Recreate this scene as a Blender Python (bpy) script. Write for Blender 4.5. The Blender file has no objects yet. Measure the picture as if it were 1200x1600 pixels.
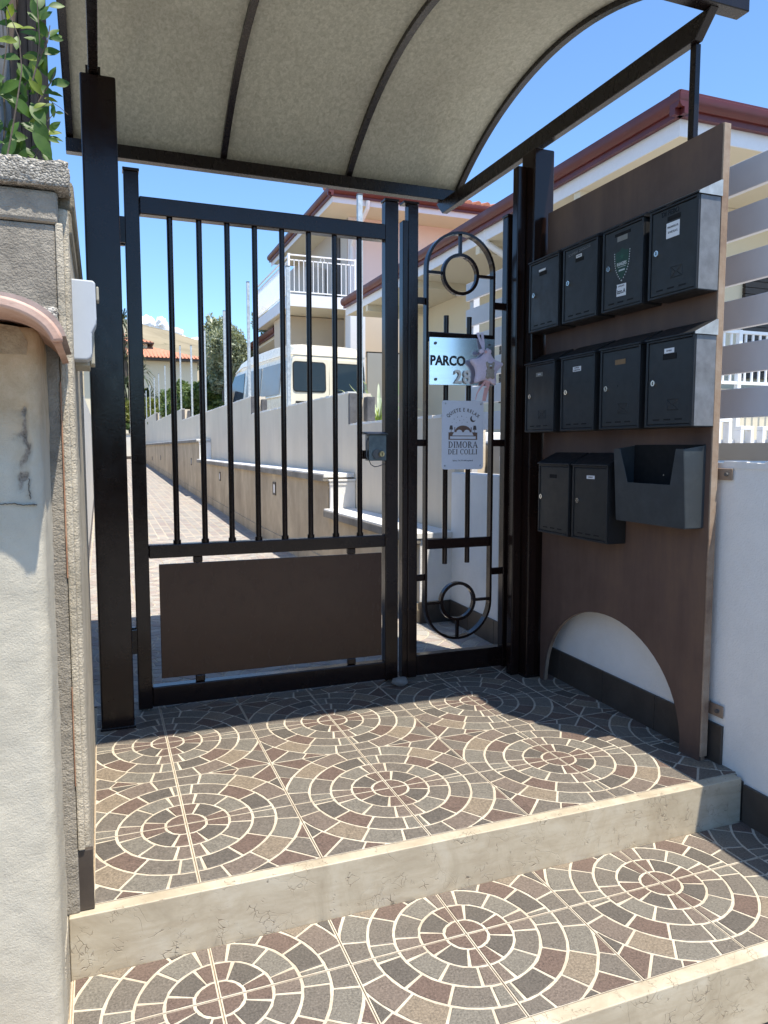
import bpy, bmesh, math, random
import numpy as np
from mathutils import Vector, Matrix, noise
R = math.radians
random.seed(7)
sc = bpy.context.scene
# ------------------------------------------------------------------ camera, sky, sun, exposure
cam = bpy.data.cameras.new('camera')
camo = bpy.data.objects.new('camera', cam)
sc.collection.objects.link(camo)
cam.sensor_fit = 'VERTICAL'; cam.sensor_height = 24.0; cam.sensor_width = 18.0
cam.lens = 1153.0 / 1600 * 24.0
cam.clip_start = 0.02; cam.clip_end = 6000
camo.location = (0, 0, 1.12)
camo.rotation_euler = (R(90 - 4.95), 0, R(-20.95))
sc.camera = camo
world = bpy.data.worlds.new('World'); sc.world = world; world.use_nodes = True
wn = world.node_tree; bg = wn.nodes['Background']
sky = wn.nodes.new('ShaderNodeTexSky'); sky.sky_type = 'NISHITA'; sky.sun_disc = False
SUN = Vector((0.16, -0.344, 1.0)).normalized()          # towards the sun
sky.sun_elevation = math.asin(SUN.z); sky.sun_rotation = math.atan2(SUN.x, SUN.y)
sky.air_density = 1.0; sky.dust_density = 0.25; sky.ozone_density = 3.5
tint = wn.nodes.new('ShaderNodeMix'); tint.data_type = 'RGBA'; tint.blend_type = 'MULTIPLY'; tint.inputs[0].default_value = 1.0
tint.inputs[7].default_value = (0.78, 0.94, 1.06, 1)       # camera white balance towards a deeper blue sky
wn.links.new(sky.outputs['Color'], tint.inputs[6]); wn.links.new(tint.outputs[2], bg.inputs['Color'])
bg.inputs['Strength'].default_value = 0.15
sl = bpy.data.lights.new('sun', 'SUN'); sl.energy = 4.6; sl.angle = R(0.53); sl.color = (1.0, 0.93, 0.81)
so = bpy.data.objects.new('sun', sl); sc.collection.objects.link(so)
so.rotation_euler = (-SUN).to_track_quat('-Z', 'Y').to_euler(); so.location = (3, -6, 12)
sc.view_settings.view_transform = 'Standard'; sc.view_settings.look = 'None'
sc.view_settings.gamma = 1; sc.view_settings.exposure = 0.80
sc.view_settings.use_curve_mapping = False

# ------------------------------------------------------------------ helpers
def srgb(r, g, b):
    f = lambda v: (v/255/12.92) if v/255 <= 0.04045 else ((v/255+0.055)/1.055)**2.4
    return (f(r), f(g), f(b))
def tag(o, label=None, cat=None, group=None, kind=None):
    if label: o['label'] = label
    if cat: o['category'] = cat
    if group: o['group'] = group
    if kind: o['kind'] = kind
    return o
def link(o, parent=None, loc=None):
    sc.collection.objects.link(o)
    if parent is not None:
        o.parent = parent
        if loc is None and parent.type == 'EMPTY': o.location = -Vector(parent.location)
    if loc is not None: o.location = loc
    return o
def thing(name, label, cat, loc=(0, 0, 0), group=None):
    o = bpy.data.objects.new(name, None); o.empty_display_size = .1
    sc.collection.objects.link(o); o.location = loc
    return tag(o, label, cat, group)
def copy_tree(o, parent=None):
    c = o.copy(); sc.collection.objects.link(c)
    c.parent = parent
    for ch in list(o.children): copy_tree(ch, c)
    return c
class MB:
    def __init__(s): s.v = []; s.f = []; s.m = []; s.cur = 0
    def add(s, vs, fs):
        n = len(s.v); s.v += [tuple(p) for p in vs]
        for f in fs: s.f.append([i+n for i in f]); s.m.append(s.cur)
        return s
    def box(s, x0, x1, y0, y1, z0, z1):
        return s.add([(x0,y0,z0),(x1,y0,z0),(x1,y1,z0),(x0,y1,z0),(x0,y0,z1),(x1,y0,z1),(x1,y1,z1),(x0,y1,z1)],
                     [(0,3,2,1),(4,5,6,7),(0,1,5,4),(1,2,6,5),(2,3,7,6),(3,0,4,7)])
    def prism(s, pts, f0, f1):
        """pts 2D; f0/f1 map (a,b) to 3D for the two end faces"""
        n = len(pts)
        return s.add([f0(*p) for p in pts] + [f1(*p) for p in pts],
                     [list(range(n))[::-1], [n+i for i in range(n)]] + [(i, (i+1) % n, n+(i+1) % n, n+i) for i in range(n)])
    def px(s, pts, x0, x1): return s.prism(pts, lambda a, b: (x0, a, b), lambda a, b: (x1, a, b))      # (y,z)
    def py(s, pts, y0, y1): return s.prism(pts, lambda a, b: (a, y0, b), lambda a, b: (a, y1, b))      # (x,z)
    def pz(s, pts, z0, z1): return s.prism(pts, lambda a, b: (a, b, z0), lambda a, b: (a, b, z1))      # (x,y)
    def tube(s, path, r, seg=8, cap=True, closed=False):
        P = [Vector(p) for p in path]; n = len(P)
        rr = r if isinstance(r, (list, tuple)) else [r]*n
        rings = []; up = None
        for i in range(n):
            if closed: t = (P[(i+1) % n]-P[i-1]).normalized()
            else: t = (P[min(i+1, n-1)]-P[max(i-1, 0)]).normalized()
            if up is None: up = Vector((0,0,1)) if abs(t.z) < .9 else Vector((1,0,0))
            a = t.cross(up).normalized(); b = a.cross(t).normalized(); up = b
            rings.append([P[i]+(a*math.cos(2*math.pi*k/seg)+b*math.sin(2*math.pi*k/seg))*rr[i] for k in range(seg)])
        vs = [p for r_ in rings for p in r_]; fs = []
        for i in range(n if closed else n-1):
            j = (i+1) % n
            for k in range(seg): fs.append((i*seg+k, i*seg+(k+1) % seg, j*seg+(k+1) % seg, j*seg+k))
        if cap and not closed: fs += [list(range(seg))[::-1], [(n-1)*seg+k for k in range(seg)]]
        return s.add(vs, fs)
    def flatbar(s, path, hx, hy, closed=False):
        """path of (x,z) in the XZ plane swept with a rectangle: hx = in-plane half width, hy = (y0,y1)"""
        n = len(path); P = [Vector((p[0], 0, p[1])) for p in path]; vs = []
        for i in range(n):
            t = (P[(i+1) % n]-P[i-1]) if closed else (P[min(i+1, n-1)]-P[max(i-1, 0)])
            t.normalize(); nn = Vector((-t.z, 0, t.x))
            for (k, y) in ((-1, hy[0]), (1, hy[0]), (1, hy[1]), (-1, hy[1])):
                q = P[i]+nn*k*hx; vs.append((q.x, y, q.z))
        fs = []
        for i in range(n if closed else n-1):
            j = (i+1) % n
            for k in range(4): fs.append((i*4+k, i*4+(k+1) % 4, j*4+(k+1) % 4, j*4+k))
        if not closed: fs += [(3,2,1,0), tuple((n-1)*4+k for k in range(4))]
        return s.add(vs, fs)
    def mesh(s, name, mats, smooth=False):
        me = bpy.data.meshes.new(name); me.from_pydata(s.v, [], s.f)
        if not isinstance(mats, (list, tuple)): mats = [mats]
        for m in mats: me.materials.append(m)
        if len(mats) > 1: me.polygons.foreach_set('material_index', s.m)
        bm = bmesh.new(); bm.from_mesh(me); bmesh.ops.recalc_face_normals(bm, faces=bm.faces); bm.to_mesh(me); bm.free()
        if smooth:
            me.polygons.foreach_set('use_smooth', [True]*len(me.polygons)); 
            try: me.set_sharp_from_angle(angle=R(35))
            except Exception: pass
        me.update(); return me
    def build(s, name, mats, parent=None, smooth=False, bevel=0, seg=2, loc=None):
        o = bpy.data.objects.new(name, s.mesh(name, mats, smooth)); link(o, parent, loc)
        if bevel:
            b = o.modifiers.new('bevel', 'BEVEL'); b.width = bevel; b.segments = seg; b.limit_method = 'ANGLE'; b.angle_limit = R(40)
            b.harden_normals = False
        return o
def mk(name, mats, fn, parent=None, **k):
    m = MB(); fn(m); return m.build(name, mats, parent, **k)

# ------------------------------------------------------------------ materials
class NT:
    def __init__(s, name):
        s.mat = bpy.data.materials.new(name); s.mat.use_nodes = True
        s.t = s.mat.node_tree; s.b = s.t.nodes['Principled BSDF']; s.out = s.t.nodes['Material Output']
        s.tc = s.t.nodes.new('ShaderNodeNewGeometry'); s.pos = s.tc.outputs['Position']
    def n(s, typ, **k):
        nd = s.t.nodes.new(typ)
        for a, v in k.items():
            if a in nd.inputs.keys(): nd.inputs[a].default_value = v
            else: setattr(nd, a, v)
        return nd
    def l(s, a, b): s.t.links.new(a, b)
    def mapped(s, scale=(1,1,1), rot=(0,0,0)):
        m = s.n('ShaderNodeMapping'); m.inputs['Scale'].default_value = scale; m.inputs['Rotation'].default_value = rot
        s.l(s.pos, m.inputs['Vector']); return m.outputs['Vector']
    def noise(s, scale, detail=4, rough=.6, vec=None, dist=0):
        n = s.n('ShaderNodeTexNoise'); n.inputs['Scale'].default_value = scale; n.inputs['Detail'].default_value = detail
        n.inputs['Roughness'].default_value = rough; n.inputs['Distortion'].default_value = dist
        s.l(vec if vec is not None else s.pos, n.inputs['Vector']); return n.outputs['Fac']
    def vor(s, scale, feature='F1', vec=None, out='Distance'):
        n = s.n('ShaderNodeTexVoronoi'); n.feature = feature; n.inputs['Scale'].default_value = scale
        s.l(vec if vec is not None else s.pos, n.inputs['Vector']); return n.outputs[out]
    def ramp(s, fac, stops):
        r = s.n('ShaderNodeValToRGB'); e = r.color_ramp.elements
        while len(e) < len(stops): e.new(0.5)
        for i, (p, c) in enumerate(stops):
            e[i].position = p; e[i].color = (c if isinstance(c, tuple) else (c, c, c)) + (1,)
        s.l(fac, r.inputs['Fac']); return r.outputs['Color']
    def mix(s, fac, a, b, mode='MIX'):
        m = s.n('ShaderNodeMix'); m.data_type = 'RGBA'; m.blend_type = mode
        for sock, v in ((m.inputs[0], fac), (m.inputs[6], a), (m.inputs[7], b)):
            if hasattr(v, 'links'): s.l(v, sock)
            elif isinstance(v, (int, float)): sock.default_value = v
            else: sock.default_value = tuple(v)+(1,)
        return m.outputs[2]
    def math(s, op, a, b=0.0):
        m = s.n('ShaderNodeMath'); m.operation = op
        for i, v in enumerate((a, b)):
            if hasattr(v, 'links'): s.l(v, m.inputs[i])
            else: m.inputs[i].default_value = v
        return m.outputs[0]
    def col(s, c):
        if hasattr(c, 'links'): s.l(c, s.b.inputs['Base Color'])
        else: s.b.inputs['Base Color'].default_value = tuple(c)+(1,)
    def rough(s, v):
        if hasattr(v, 'links'): s.l(v, s.b.inputs['Roughness'])
        else: s.b.inputs['Roughness'].default_value = v
    def bump(s, h, strength=.3, dist=.01, prev=None):
        b = s.n('ShaderNodeBump'); b.inputs['Strength'].default_value = strength; b.inputs['Distance'].default_value = dist
        s.l(h, b.inputs['Height'])
        if prev is not None: s.l(prev, b.inputs['Normal'])
        s.l(b.outputs['Normal'], s.b.inputs['Normal']); return b.outputs['Normal']
    def set(s, **k):
        for a, v in k.items(): s.b.inputs[a.replace('_', ' ')].default_value = v
        return s
def plain(name, c, rough=.5, metal=0, var=.12, scale=18, bump=0, bscale=200, coat=0, spec=.5):
    t = NT(name)
    n = t.noise(scale, 5)
    lo = tuple(x*(1-var) for x in c); hi = tuple(min(1, x*(1+var)) for x in c)
    t.col(t.ramp(n, [(.3, lo), (.7, hi)]))
    t.rough(t.ramp(t.noise(scale*1.7, 3), [(.3, max(.02, rough-.06)), (.7, min(1, rough+.06))]))
    t.set(Metallic=metal, Coat_Weight=coat, Specular_IOR_Level=spec)
    if bump: t.bump(t.noise(bscale, 3), bump, .004)
    return t.mat
M = {}
def gate_paint(name, c, rough):
    t = NT(name)
    v = t.mapped((26, 26, 14)); n = t.noise(1, 4, vec=v)
    dust = t.noise(9, 6, .7)
    t.col(t.mix(t.ramp(dust, [(.5, 0.0), (.85, .22)]), c, (c[0]*2.0+.006, c[1]*2.1+.008, c[2]*2.1+.006)))
    t.rough(t.ramp(n, [(.3, rough-.03), (.75, rough+.07)]))
    t.bump(t.math('ADD', n, t.noise(90, 3)), .10, .002); t.set(Specular_IOR_Level=.35)
    return t.mat
M['gate'] = gate_paint('dark brown gate enamel', (0.0145, 0.0072, 0.0055), .16)
M['canopy_frame'] = gate_paint('canopy frame enamel', (0.011, 0.007, 0.006), .26)
M['panel'] = gate_paint('gate panel enamel', (0.060, 0.030, 0.018), .24)  # reflection of the brown floor is mixed into this base colour
def board_mat():
    t = NT('weathered brown board')
    a = t.noise(2.3, 5, .65); b = t.noise(1, 5, vec=t.mapped((8, 8, 1.2)))
    f = t.math('MULTIPLY', a, b)
    t.col(t.ramp(f, [(.13, (.078, .045, .034)), (.25, (.110, .067, .051)), (.36, (.140, .085, .058))]))
    t.rough(.6); t.bump(t.noise(160, 3), .15, .002)
    return t.mat
M['board'] = board_mat()
def rust():
    t = NT('rusty sawn edge')
    t.col(t.ramp(t.noise(9, 6, .7), [(.3, (.20, .085, .045)), (.55, (.36, .19, .11)), (.75, (.50, .34, .24))]))
    t.rough(.8); t.bump(t.noise(120), .3, .003); return t.mat
M['rust'] = rust()
def edge_():
    t = NT('worn brown board edge')
    t.col(t.ramp(t.noise(4, 6, .7), [(.3, (.13, .075, .052)), (.5, (.27, .19, .13)), (.75, (.40, .33, .26))]))
    t.rough(.8); t.bump(t.noise(120), .3, .003); return t.mat
M['edge'] = edge_()
def plaster(name, c, dirty, stain=.4, bs=230, bst=.5, streak=False, bd=.004, sm=(5, 5, .7)):
    t = NT(name)
    big = t.noise(1.6, 6, .7); st = t.noise(1, 6, .65, vec=t.mapped(sm), dist=.6)
    f = t.math('MULTIPLY', big, st) if streak else big
    t.col(t.mix(t.ramp(f, [(.12 if streak else .35, stain), (.42 if streak else .7, 0.0)]), c, dirty))
    t.rough(.9)
    h = t.math('ADD', t.noise(bs, 4), t.math('MULTIPLY', t.noise(bs*.25, 3), .8))
    t.bump(h, bst, bd); return t.mat
M['white_wall'] = plaster('white rough render', (.86, .84, .80), (.66, .64, .60), .6, 150, .55)
M['grey_wall'] = plaster('grey cement render', (.74, .64, .50), (.56, .48, .37), .6, 120, .3, True)
M['tan_wall'] = plaster('stained beige render', (.66, .55, .385), (.28, .21, .14), .85, 90, .3, True, .004, (1.6, 1.6, .8))
M['coping'] = plaster('white coping stone', (.82, .80, .76), (.55, .52, .46), .5, 90, .2)
M['coping_dirty'] = plaster('mouldy coping edge', (.34, .31, .26), (.13, .115, .095), .9, 60, .4)
M['plaster'] = plaster('old lime plaster', (.70, .67, .60), (.50, .47, .41), .65, 60, .75, bd=.009)
M['house_cream'] = plaster('cream house render', (.64, .575, .44), (.60, .54, .41), .4, 60, .05)
M['house_pink'] = plaster('pale pink house render', (.76, .64, .60), (.72, .60, .56), .4, 60, .05)
M['house_grey'] = plaster('light grey house render', (.50, .47, .44), (.46, .43, .40), .4, 60, .05)
M['beige'] = plaster('beige garage render', (.58, .48, .36), (.52, .43, .33), .5, 60, .05)
M['end_wall'] = plaster('pale boundary render', (.70, .68, .62), (.5, .48, .43), .5, 60, .2)
def aggregate():
    t = NT('exposed aggregate concrete')
    v = t.vor(210, 'F1', out='Color'); d = t.vor(210, 'F1')
    big = t.noise(5, 6, .7)
    bw = t.n('ShaderNodeRGBToBW'); t.l(v, bw.inputs[0])
    c = t.ramp(bw.outputs[0], [(.1, (.16, .145, .12)), (.5, (.40, .37, .32)), (.9, (.66, .62, .55))])
    t.col(t.mix(t.ramp(big, [(.40, 0.0), (.68, .75)]), c, (.15, .14, .12)))
    t.rough(.92)
    t.bump(t.math('SUBTRACT', t.noise(60, 4), t.math('MULTIPLY', d, 1.5)), .7, .005); return t.mat
M['aggregate'] = aggregate()
def concrete(name, c, d, s=1.0):
    t = NT(name)
    n = t.noise(7*s, 7, .75); f = t.noise(220*s, 3)
    t.col(t.mix(t.ramp(n, [(.38, 0.0), (.66, 1.0)]), c, d)); t.rough(.92)
    t.bump(t.math('ADD', f, t.math('MULTIPLY', t.noise(45, 4), 1.4)), .85, .006); return t.mat
M['concrete'] = concrete('grey pillar concrete', (.34, .305, .25), (.19, .17, .14))
M['concrete_mossy'] = concrete('mossy brown concrete', (.30, .255, .18), (.13, .115, .085), 1.5)
M['concrete_light'] = concrete('pale render strip', (.52, .46, .36), (.33, .29, .22))
M['block'] = concrete('dark block end', (.13, .13, .135), (.07, .07, .075))
def sandy():
    t = NT('crumbling sandy mortar')
    t.col(t.ramp(t.noise(14, 7, .75), [(.3, (.26, .19, .12)), (.6, (.48, .38, .25)), (.8, (.56, .50, .40))])); t.rough(.95)
    t.bump(t.noise(70, 6, .7), .9, .01); return t.mat
M['sandy'] = sandy()
def travertine():
    t = NT('travertine step stone')
    n = t.noise(5, 8, .62, dist=1.2); c = t.ramp(n, [(.3, (.35, .295, .21)), (.5, (.465, .405, .30)), (.7, (.53, .485, .385))])
    w = t.noise(9, 4, .6)
    vv = t.n('ShaderNodeMix'); vv.data_type = 'VECTOR'; vv.inputs[0].default_value = .09
    nz = t.n('ShaderNodeTexNoise'); nz.inputs['Scale'].default_value = 11; t.l(t.pos, nz.inputs['Vector'])
    t.l(t.pos, vv.inputs[4]); t.l(nz.outputs['Color'], vv.inputs[5])
    e = t.vor(17, 'DISTANCE_TO_EDGE', vec=vv.outputs[1])
    e2 = t.vor(62, 'DISTANCE_TO_EDGE', vec=vv.outputs[1])
    crack = t.math('MULTIPLY', t.ramp(e, [(0.0, 1.0), (.012, 0.0)]), t.ramp(t.noise(7, 2), [(.50, 0.0), (.64, 1.0)]))
    hn = t.noise(1, 5, .65, vec=t.mapped((9, 9, 42)), dist=.5)
    c = t.mix(t.ramp(hn, [(.45, 0.0), (.75, .55)]), c, (.33, .265, .18))
    pit = t.math('MULTIPLY', t.ramp(e2, [(0.0, 1.0), (.05, 0.0)]), t.ramp(t.noise(21, 3), [(.56, 0.0), (.63, 1.0)]))
    cr = t.math('MULTIPLY', t.math('MAXIMUM', t.math('MULTIPLY', crack, .5), pit), t.ramp(t.noise(130, 3), [(.3, .5), (.6, 1.0)]))
    t.col(t.mix(cr, c, (.19, .145, .10))); t.rough(.55)
    t.bump(t.math('SUBTRACT', t.math('MULTIPLY', t.noise(60, 3), .15), cr), .5, .004); return t.mat
M['travertine'] = travertine()
def stone(i, c):
    t = NT('pavement stone print %d' % i)
    oi = t.n('ShaderNodeObjectInfo')
    n = t.noise(170, 5, .75); b = t.noise(26, 3)
    lo = tuple(x*.45 for x in c); hi = tuple(min(1, x*1.8) for x in c)
    cc = t.ramp(n, [(.33, lo), (.5, c), (.70, hi)])
    t.col(t.mix(t.ramp(b, [(.35, 0.0), (.75, .45)]), cc, tuple(x*1.3 for x in c)))
    t.rough(.62); t.bump(n, .3, .0015); return t.mat
PAL = [(.112, .078, .062), (.120, .104, .086), (.142, .129, .107), (.086, .075, .063), (.134, .106, .086), (.180, .145, .106)]
M['stones'] = [stone(i, c) for i, c in enumerate(PAL)]
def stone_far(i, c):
    t = NT('sunlit bleached pavement stone %d' % i); c = tuple(x*1.5+.15 for x in c)  # bleaching and sunlight both lightened into the stone colour
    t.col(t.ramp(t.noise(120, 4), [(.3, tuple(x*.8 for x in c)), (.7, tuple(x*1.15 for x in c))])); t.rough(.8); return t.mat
def grout():
    t = NT('cream grout')
    n = t.noise(90, 4)
    t.col(t.mix(t.ramp(t.noise(6, 5, .7), [(.40, 0.0), (.70, .75)]), t.ramp(n, [(.3, (.44, .39, .31)), (.7, (.60, .54, .435))]), (.38, .31, .225)))
    t.rough(.9); t.bump(t.noise(400, 2), .3, .001); return t.mat
M['grout'] = grout()
M['joint'] = plain('sandy tile joint', (.36, .28, .19), .9, var=.25, scale=60)
def skirting():
    t = NT('brown skirting tile')
    t.col(t.ramp(t.noise(8, 6, .7), [(.3, (.042, .032, .026)), (.7, (.075, .060, .048))])); t.rough(.5)
    t.bump(t.noise(60, 3), .1, .002); return t.mat
M['skirting'] = skirting()
def sheet():
    t = NT('mottled canopy underside')
    n = t.noise(1, 4, .72, vec=t.mapped((62, 40, 50)), dist=.8); b = t.noise(1.4, 4)
    c = t.ramp(n, [(.32, (.34, .335, .265)), (.50, (.455, .45, .36)), (.62, (.56, .55, .455))])
    t.col(t.mix(t.ramp(b, [(.4, 0.0), (.7, .35)]), c, (.19, .16, .12)))
    t.rough(.6); t.bump(n, .25, .002)
    td = t.n('ShaderNodeBsdfTranslucent'); td.inputs['Color'].default_value = (.60, .55, .42, 1)
    mx = t.n('ShaderNodeMixShader'); mx.inputs[0].default_value = .12
    t.l(t.b.outputs[0], mx.inputs[1]); t.l(td.outputs[0], mx.inputs[2]); t.l(mx.outputs[0], t.out.inputs['Surface']); return t.mat
M['sheet'] = sheet()
def terracotta(name, c1, c2):
    t = NT(name); n = t.noise(6, 6, .7)
    t.col(t.ramp(n, [(.3, c1), (.7, c2)])); t.rough(.85); t.bump(t.noise(90, 4), .3, .003); return t.mat
M['coppo'] = terracotta('weathered roof tile', (.36, .20, .14), (.62, .44, .36))
M['coppo_grey'] = terracotta('grey lichen roof tile', (.22, .17, .145), (.42, .34, .31))
M['roof'] = terracotta('orange roof tiles', (.40, .15, .08), (.58, .27, .17))
M['fascia'] = plain('oxblood gutter paint', (.090, .012, .011), .42, var=.15, scale=3)
M['white_paint'] = plain('white enamel', (.80, .80, .80), .35, var=.03)
M['white_trim'] = plain('pale grey trim', (.70, .70, .72), .5, var=.03)
M['slat'] = plain('grey fence slat coating', (.60, .605, .63), .42, var=.05, scale=6, bump=.08)
M['galv'] = plain('galvanised steel', (.46, .49, .50), .5, .55, .25, 22)
def mailbox_mat(name, c):
    t = NT(name)
    d = t.noise(11, 7, .75)
    t.col(t.mix(t.ramp(d, [(.48, 0.0), (.85, .5)]), c, (c[0]*2.2+.004, c[1]*2.2+.005, c[2]*2.1+.005)))
    t.rough(t.ramp(t.noise(30, 3), [(.3, .38), (.7, .52)])); t.bump(t.noise(500, 2), .12, .001); return t.mat
M['mailbox'] = mailbox_mat('black anthracite mailbox enamel', (.012, .013, .0145))
M['mailbox_b'] = mailbox_mat('dusty mailbox enamel', (.017, .0185, .019))
M['side_lit'] = plain('sunlit weathered grey enamel', (.165, .175, .19), .45, .1, .2, 30)  # lighter dusty grey paints sunlight onto the near sides of two mailboxes
M['tray'] = mailbox_mat('slate leaflet tray enamel', (.035, .042, .047))
M['black'] = plain('black void paint', (.004, .004, .004), .9, var=0)
M['chrome'] = plain('chromed lock', (.75, .74, .70), .18, 1, .05)
M['brass'] = plain('worn brass', (.55, .42, .22), .3, 1, .2, 80)
M['bronze_tag'] = plain('brown name tag', (.20, .12, .05), .5)
M['grey_tag'] = plain('grey name tag', (.22, .22, .20), .5)
M['label'] = plain('paper label', (.75, .76, .78), .6, var=.03)
M['ink'] = plain('black print', (.012, .012, .014), .5, var=0)
M['ink_grey'] = plain('brown grey print', (.085, .070, .066), .5, var=.05)
M['ink_brown'] = plain('brown print', (.155, .095, .070), .5, var=.05)
M['scratch'] = plain('grey scratched lettering', (.19, .20, .21), .7, var=.3, scale=120)
M['faint'] = plain('black marker lettering', (.004, .004, .005), .25, var=0)
M['green'] = plain('dark green shield print', (.006, .048, .026), .4, var=.1)
M['green2'] = plain('mid green print', (.014, .085, .045), .4, var=.1)
M['off_print'] = plain('pale print', (.55, .58, .57), .5, var=.05)
def steelplate():
    t = NT('brushed steel plate')
    n = t.noise(1, 4, vec=t.mapped((3, 3, 400)))
    t.col((.74, .78, .82)); t.rough(t.ramp(n, [(.3, .15), (.7, .20)])); t.set(Metallic=1.0); return t.mat
M['steel'] = steelplate()
M['number'] = plain('cream raised numeral', (.66, .64, .60), .4, var=.03)
M['num_side'] = plain('grey numeral side', (.25, .24, .23), .5)
M['sign'] = plain('white sign board', (.68, .70, .76), .35, var=.02)
M['lilac'] = plain('lilac quilted cotton', (.66, .57, .68), .9, var=.1, scale=120, bump=.3)
M['pink_ribbon'] = plain('pink ribbon', (.66, .38, .38), .6, var=.1, scale=60)
M['bear'] = plain('greige felt bear', (.33, .29, .25), .9, var=.2, scale=90)
M['plastic'] = plain('light grey plastic housing', (.44, .47, .51), .4, var=.03, bump=.05)
M['plastic_beige'] = plain('yellowed plastic', (.40, .37, .29), .5, var=.1)
M['rock'] = concrete('grey beach stone', (.30, .29, .27), (.19, .185, .17), 2)
M['lockbox'] = plain('bare zinc lock case', (.13, .155, .16), .42, .6, .3, 25)
def wood():
    t = NT('weathered dark fence board')
    n = t.noise(1, 6, .7, vec=t.mapped((45, 45, 1.6)))
    t.col(t.ramp(n, [(.3, (.035, .026, .022)), (.5, (.11, .078, .060)), (.72, (.24, .175, .145))])); t.rough(.75); t.bump(n, .5, .004); return t.mat
M['wood'] = wood()
M['dark_metal'] = plain('dull grey metal rail', (.11, .11, .11), .45, .3, .2)
def leafmat(name, c1, c2, tr=.25, sc_=3):
    t = NT(name); c = t.ramp(t.noise(sc_, 3), [(.35, c1), (.65, c2)])
    t.col(c); t.rough(.5)
    td = t.n('ShaderNodeBsdfTranslucent'); t.l(t.mix(.5, c, (c2[0]*2.2, c2[1]*2.2, c2[2]*.8)), td.inputs['Color'])
    mx = t.n('ShaderNodeMixShader'); mx.inputs[0].default_value = tr
    t.l(t.b.outputs[0], mx.inputs[1]); t.l(td.outputs[0], mx.inputs[2]); t.l(mx.outputs[0], t.out.inputs['Surface']); return t.mat
M['leaf'] = leafmat('glossy climber leaf', (.030, .080, .010), (.075, .150, .016), .35, 30)
M['leaf_y'] = leafmat('yellow green climber leaf', (.16, .22, .03), (.24, .30, .04), .45, 30)
M['olive'] = leafmat('olive foliage', (.20, .235, .15), (.34, .37, .26), .15, 2.5)
M['citrus'] = leafmat('dark citrus foliage', (.05, .09, .025), (.12, .17, .045), .25, 2.5)
M['hedge'] = leafmat('yellow green hedge foliage', (.09, .12, .02), (.22, .22, .04), .25, 1.5)
M['blade'] = leafmat('grey green blades', (.20, .26, .17), (.34, .40, .28), .2, 9)
M['blade_y'] = leafmat('yellow green blades', (.20, .28, .04), (.34, .42, .10), .3, 9)
M['palm'] = leafmat('dark yucca blades', (.035, .055, .03), (.08, .10, .05), .15, 4)
M['bark'] = plain('grey brown bark', (.11, .085, .065), .9, var=.35, scale=20, bump=.5, bscale=60)
def hill():
    t = NT('dry grass hillside')
    a = t.noise(.011, 8, .7, dist=.4); b = t.noise(.06, 6, .7)
    c = t.ramp(a, [(.33, (.15, .125, .075)), (.5, (.26, .215, .135)), (.7, (.33, .275, .18))])
    t.col(t.mix(t.ramp(b, [(.60, 0.0), (.67, .85)]), c, (.075, .078, .035))); t.rough(1); return t.mat
M['hill'] = hill()
M['cloud'] = plain('bright cloud', (.9, .9, .9), 1, var=0)
M['bounce_paving'] = plain('pale light-bouncing paving', (.27, .25, .22), .9, var=.2, scale=3, bump=.3, bscale=60)  # unseen ground set pale to bounce warm light onto walls and canopy
M['yard'] = plain('pale concrete yard', (.36, .34, .31), .9, var=.2, scale=1)
M['van'] = plain('cream van paint', (.76, .71, .58), .28, var=.05, scale=3, coat=.4)
M['van_seal'] = plain('grey van window panel', (.30, .305, .29), .22, var=.03, scale=2)
def glass(name, c):
    t = NT(name); t.col(c); t.rough(.06); t.set(Specular_IOR_Level=.9); return t.mat
M['glass'] = glass('dark tinted glass', (.025, .045, .065))
M['rubber'] = plain('black rubber', (.012, .012, .012), .6, var=.1)
M['shutter'] = plain('dark brown shutter', (.030, .020, .017), .5)
M['teal'] = plain('dark teal plastic', (.020, .050, .062), .4)
M['grey_door'] = plain('grey garage door', (.33, .34, .33), .5, var=.05, scale=1)
M['crack'] = plain('crack shadow filler', (.10, .085, .07), 1)

# ------------------------------------------------------------------ ground and terrain
def sheet_obj(name, x0, x1, y0, y1, z, m):
    return tag(mk(name, m, lambda b: b.add([(x0,y0,z),(x1,y0,z),(x1,y1,z),(x0,y1,z)], [(0,1,2,3)])), kind='structure')
sheet_obj('ground', -2500, 2500, -2500, 2500, -.36, M['bounce_paving'])
tag(mk('yard_ground', M['yard'], lambda b: b.box(2.36, 40, .5, 48, -.3, 1.14)), kind='structure')
def terrain():
    b = MB(); NX, NY = 90, 70; X0, X1 = -900, 1300
    for j in range(NY):
        t = j/(NY-1); y = 48+t**1.7*1250
        for i in range(NX):
            x = X0+(X1-X0)*i/(NX-1)
            s = min(1, max(0, (y-150)/750)); s = s*s*(3-2*s)
            az = math.degrees(math.atan2(x, max(y, 1)))
            crest = 139-(max(0, az-.5))*2.9-(max(0, -az))*.6
            crest += 7*noise.noise((x*.006, y*.004, 3))+5*noise.noise((x*.02, y*.01, 9))
            h = 1.2+crest*s*(1.0 if y < 950 else 1-.0006*(y-950))+3*noise.noise((x*.02, y*.02, 0))*s
            if y > 300: h += 2.2*noise.noise((x*.05, y*.05, 4))
            b.v.append((x, y, h))
    for j in range(NY-1):
        for i in range(NX-1):
            a = j*NX+i; b.f.append([a, a+1, a+NX+1, a+NX]); b.m.append(0)
    o = b.build('hill', M['hill'], smooth=True); tag(o, kind='structure')
terrain()
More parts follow.
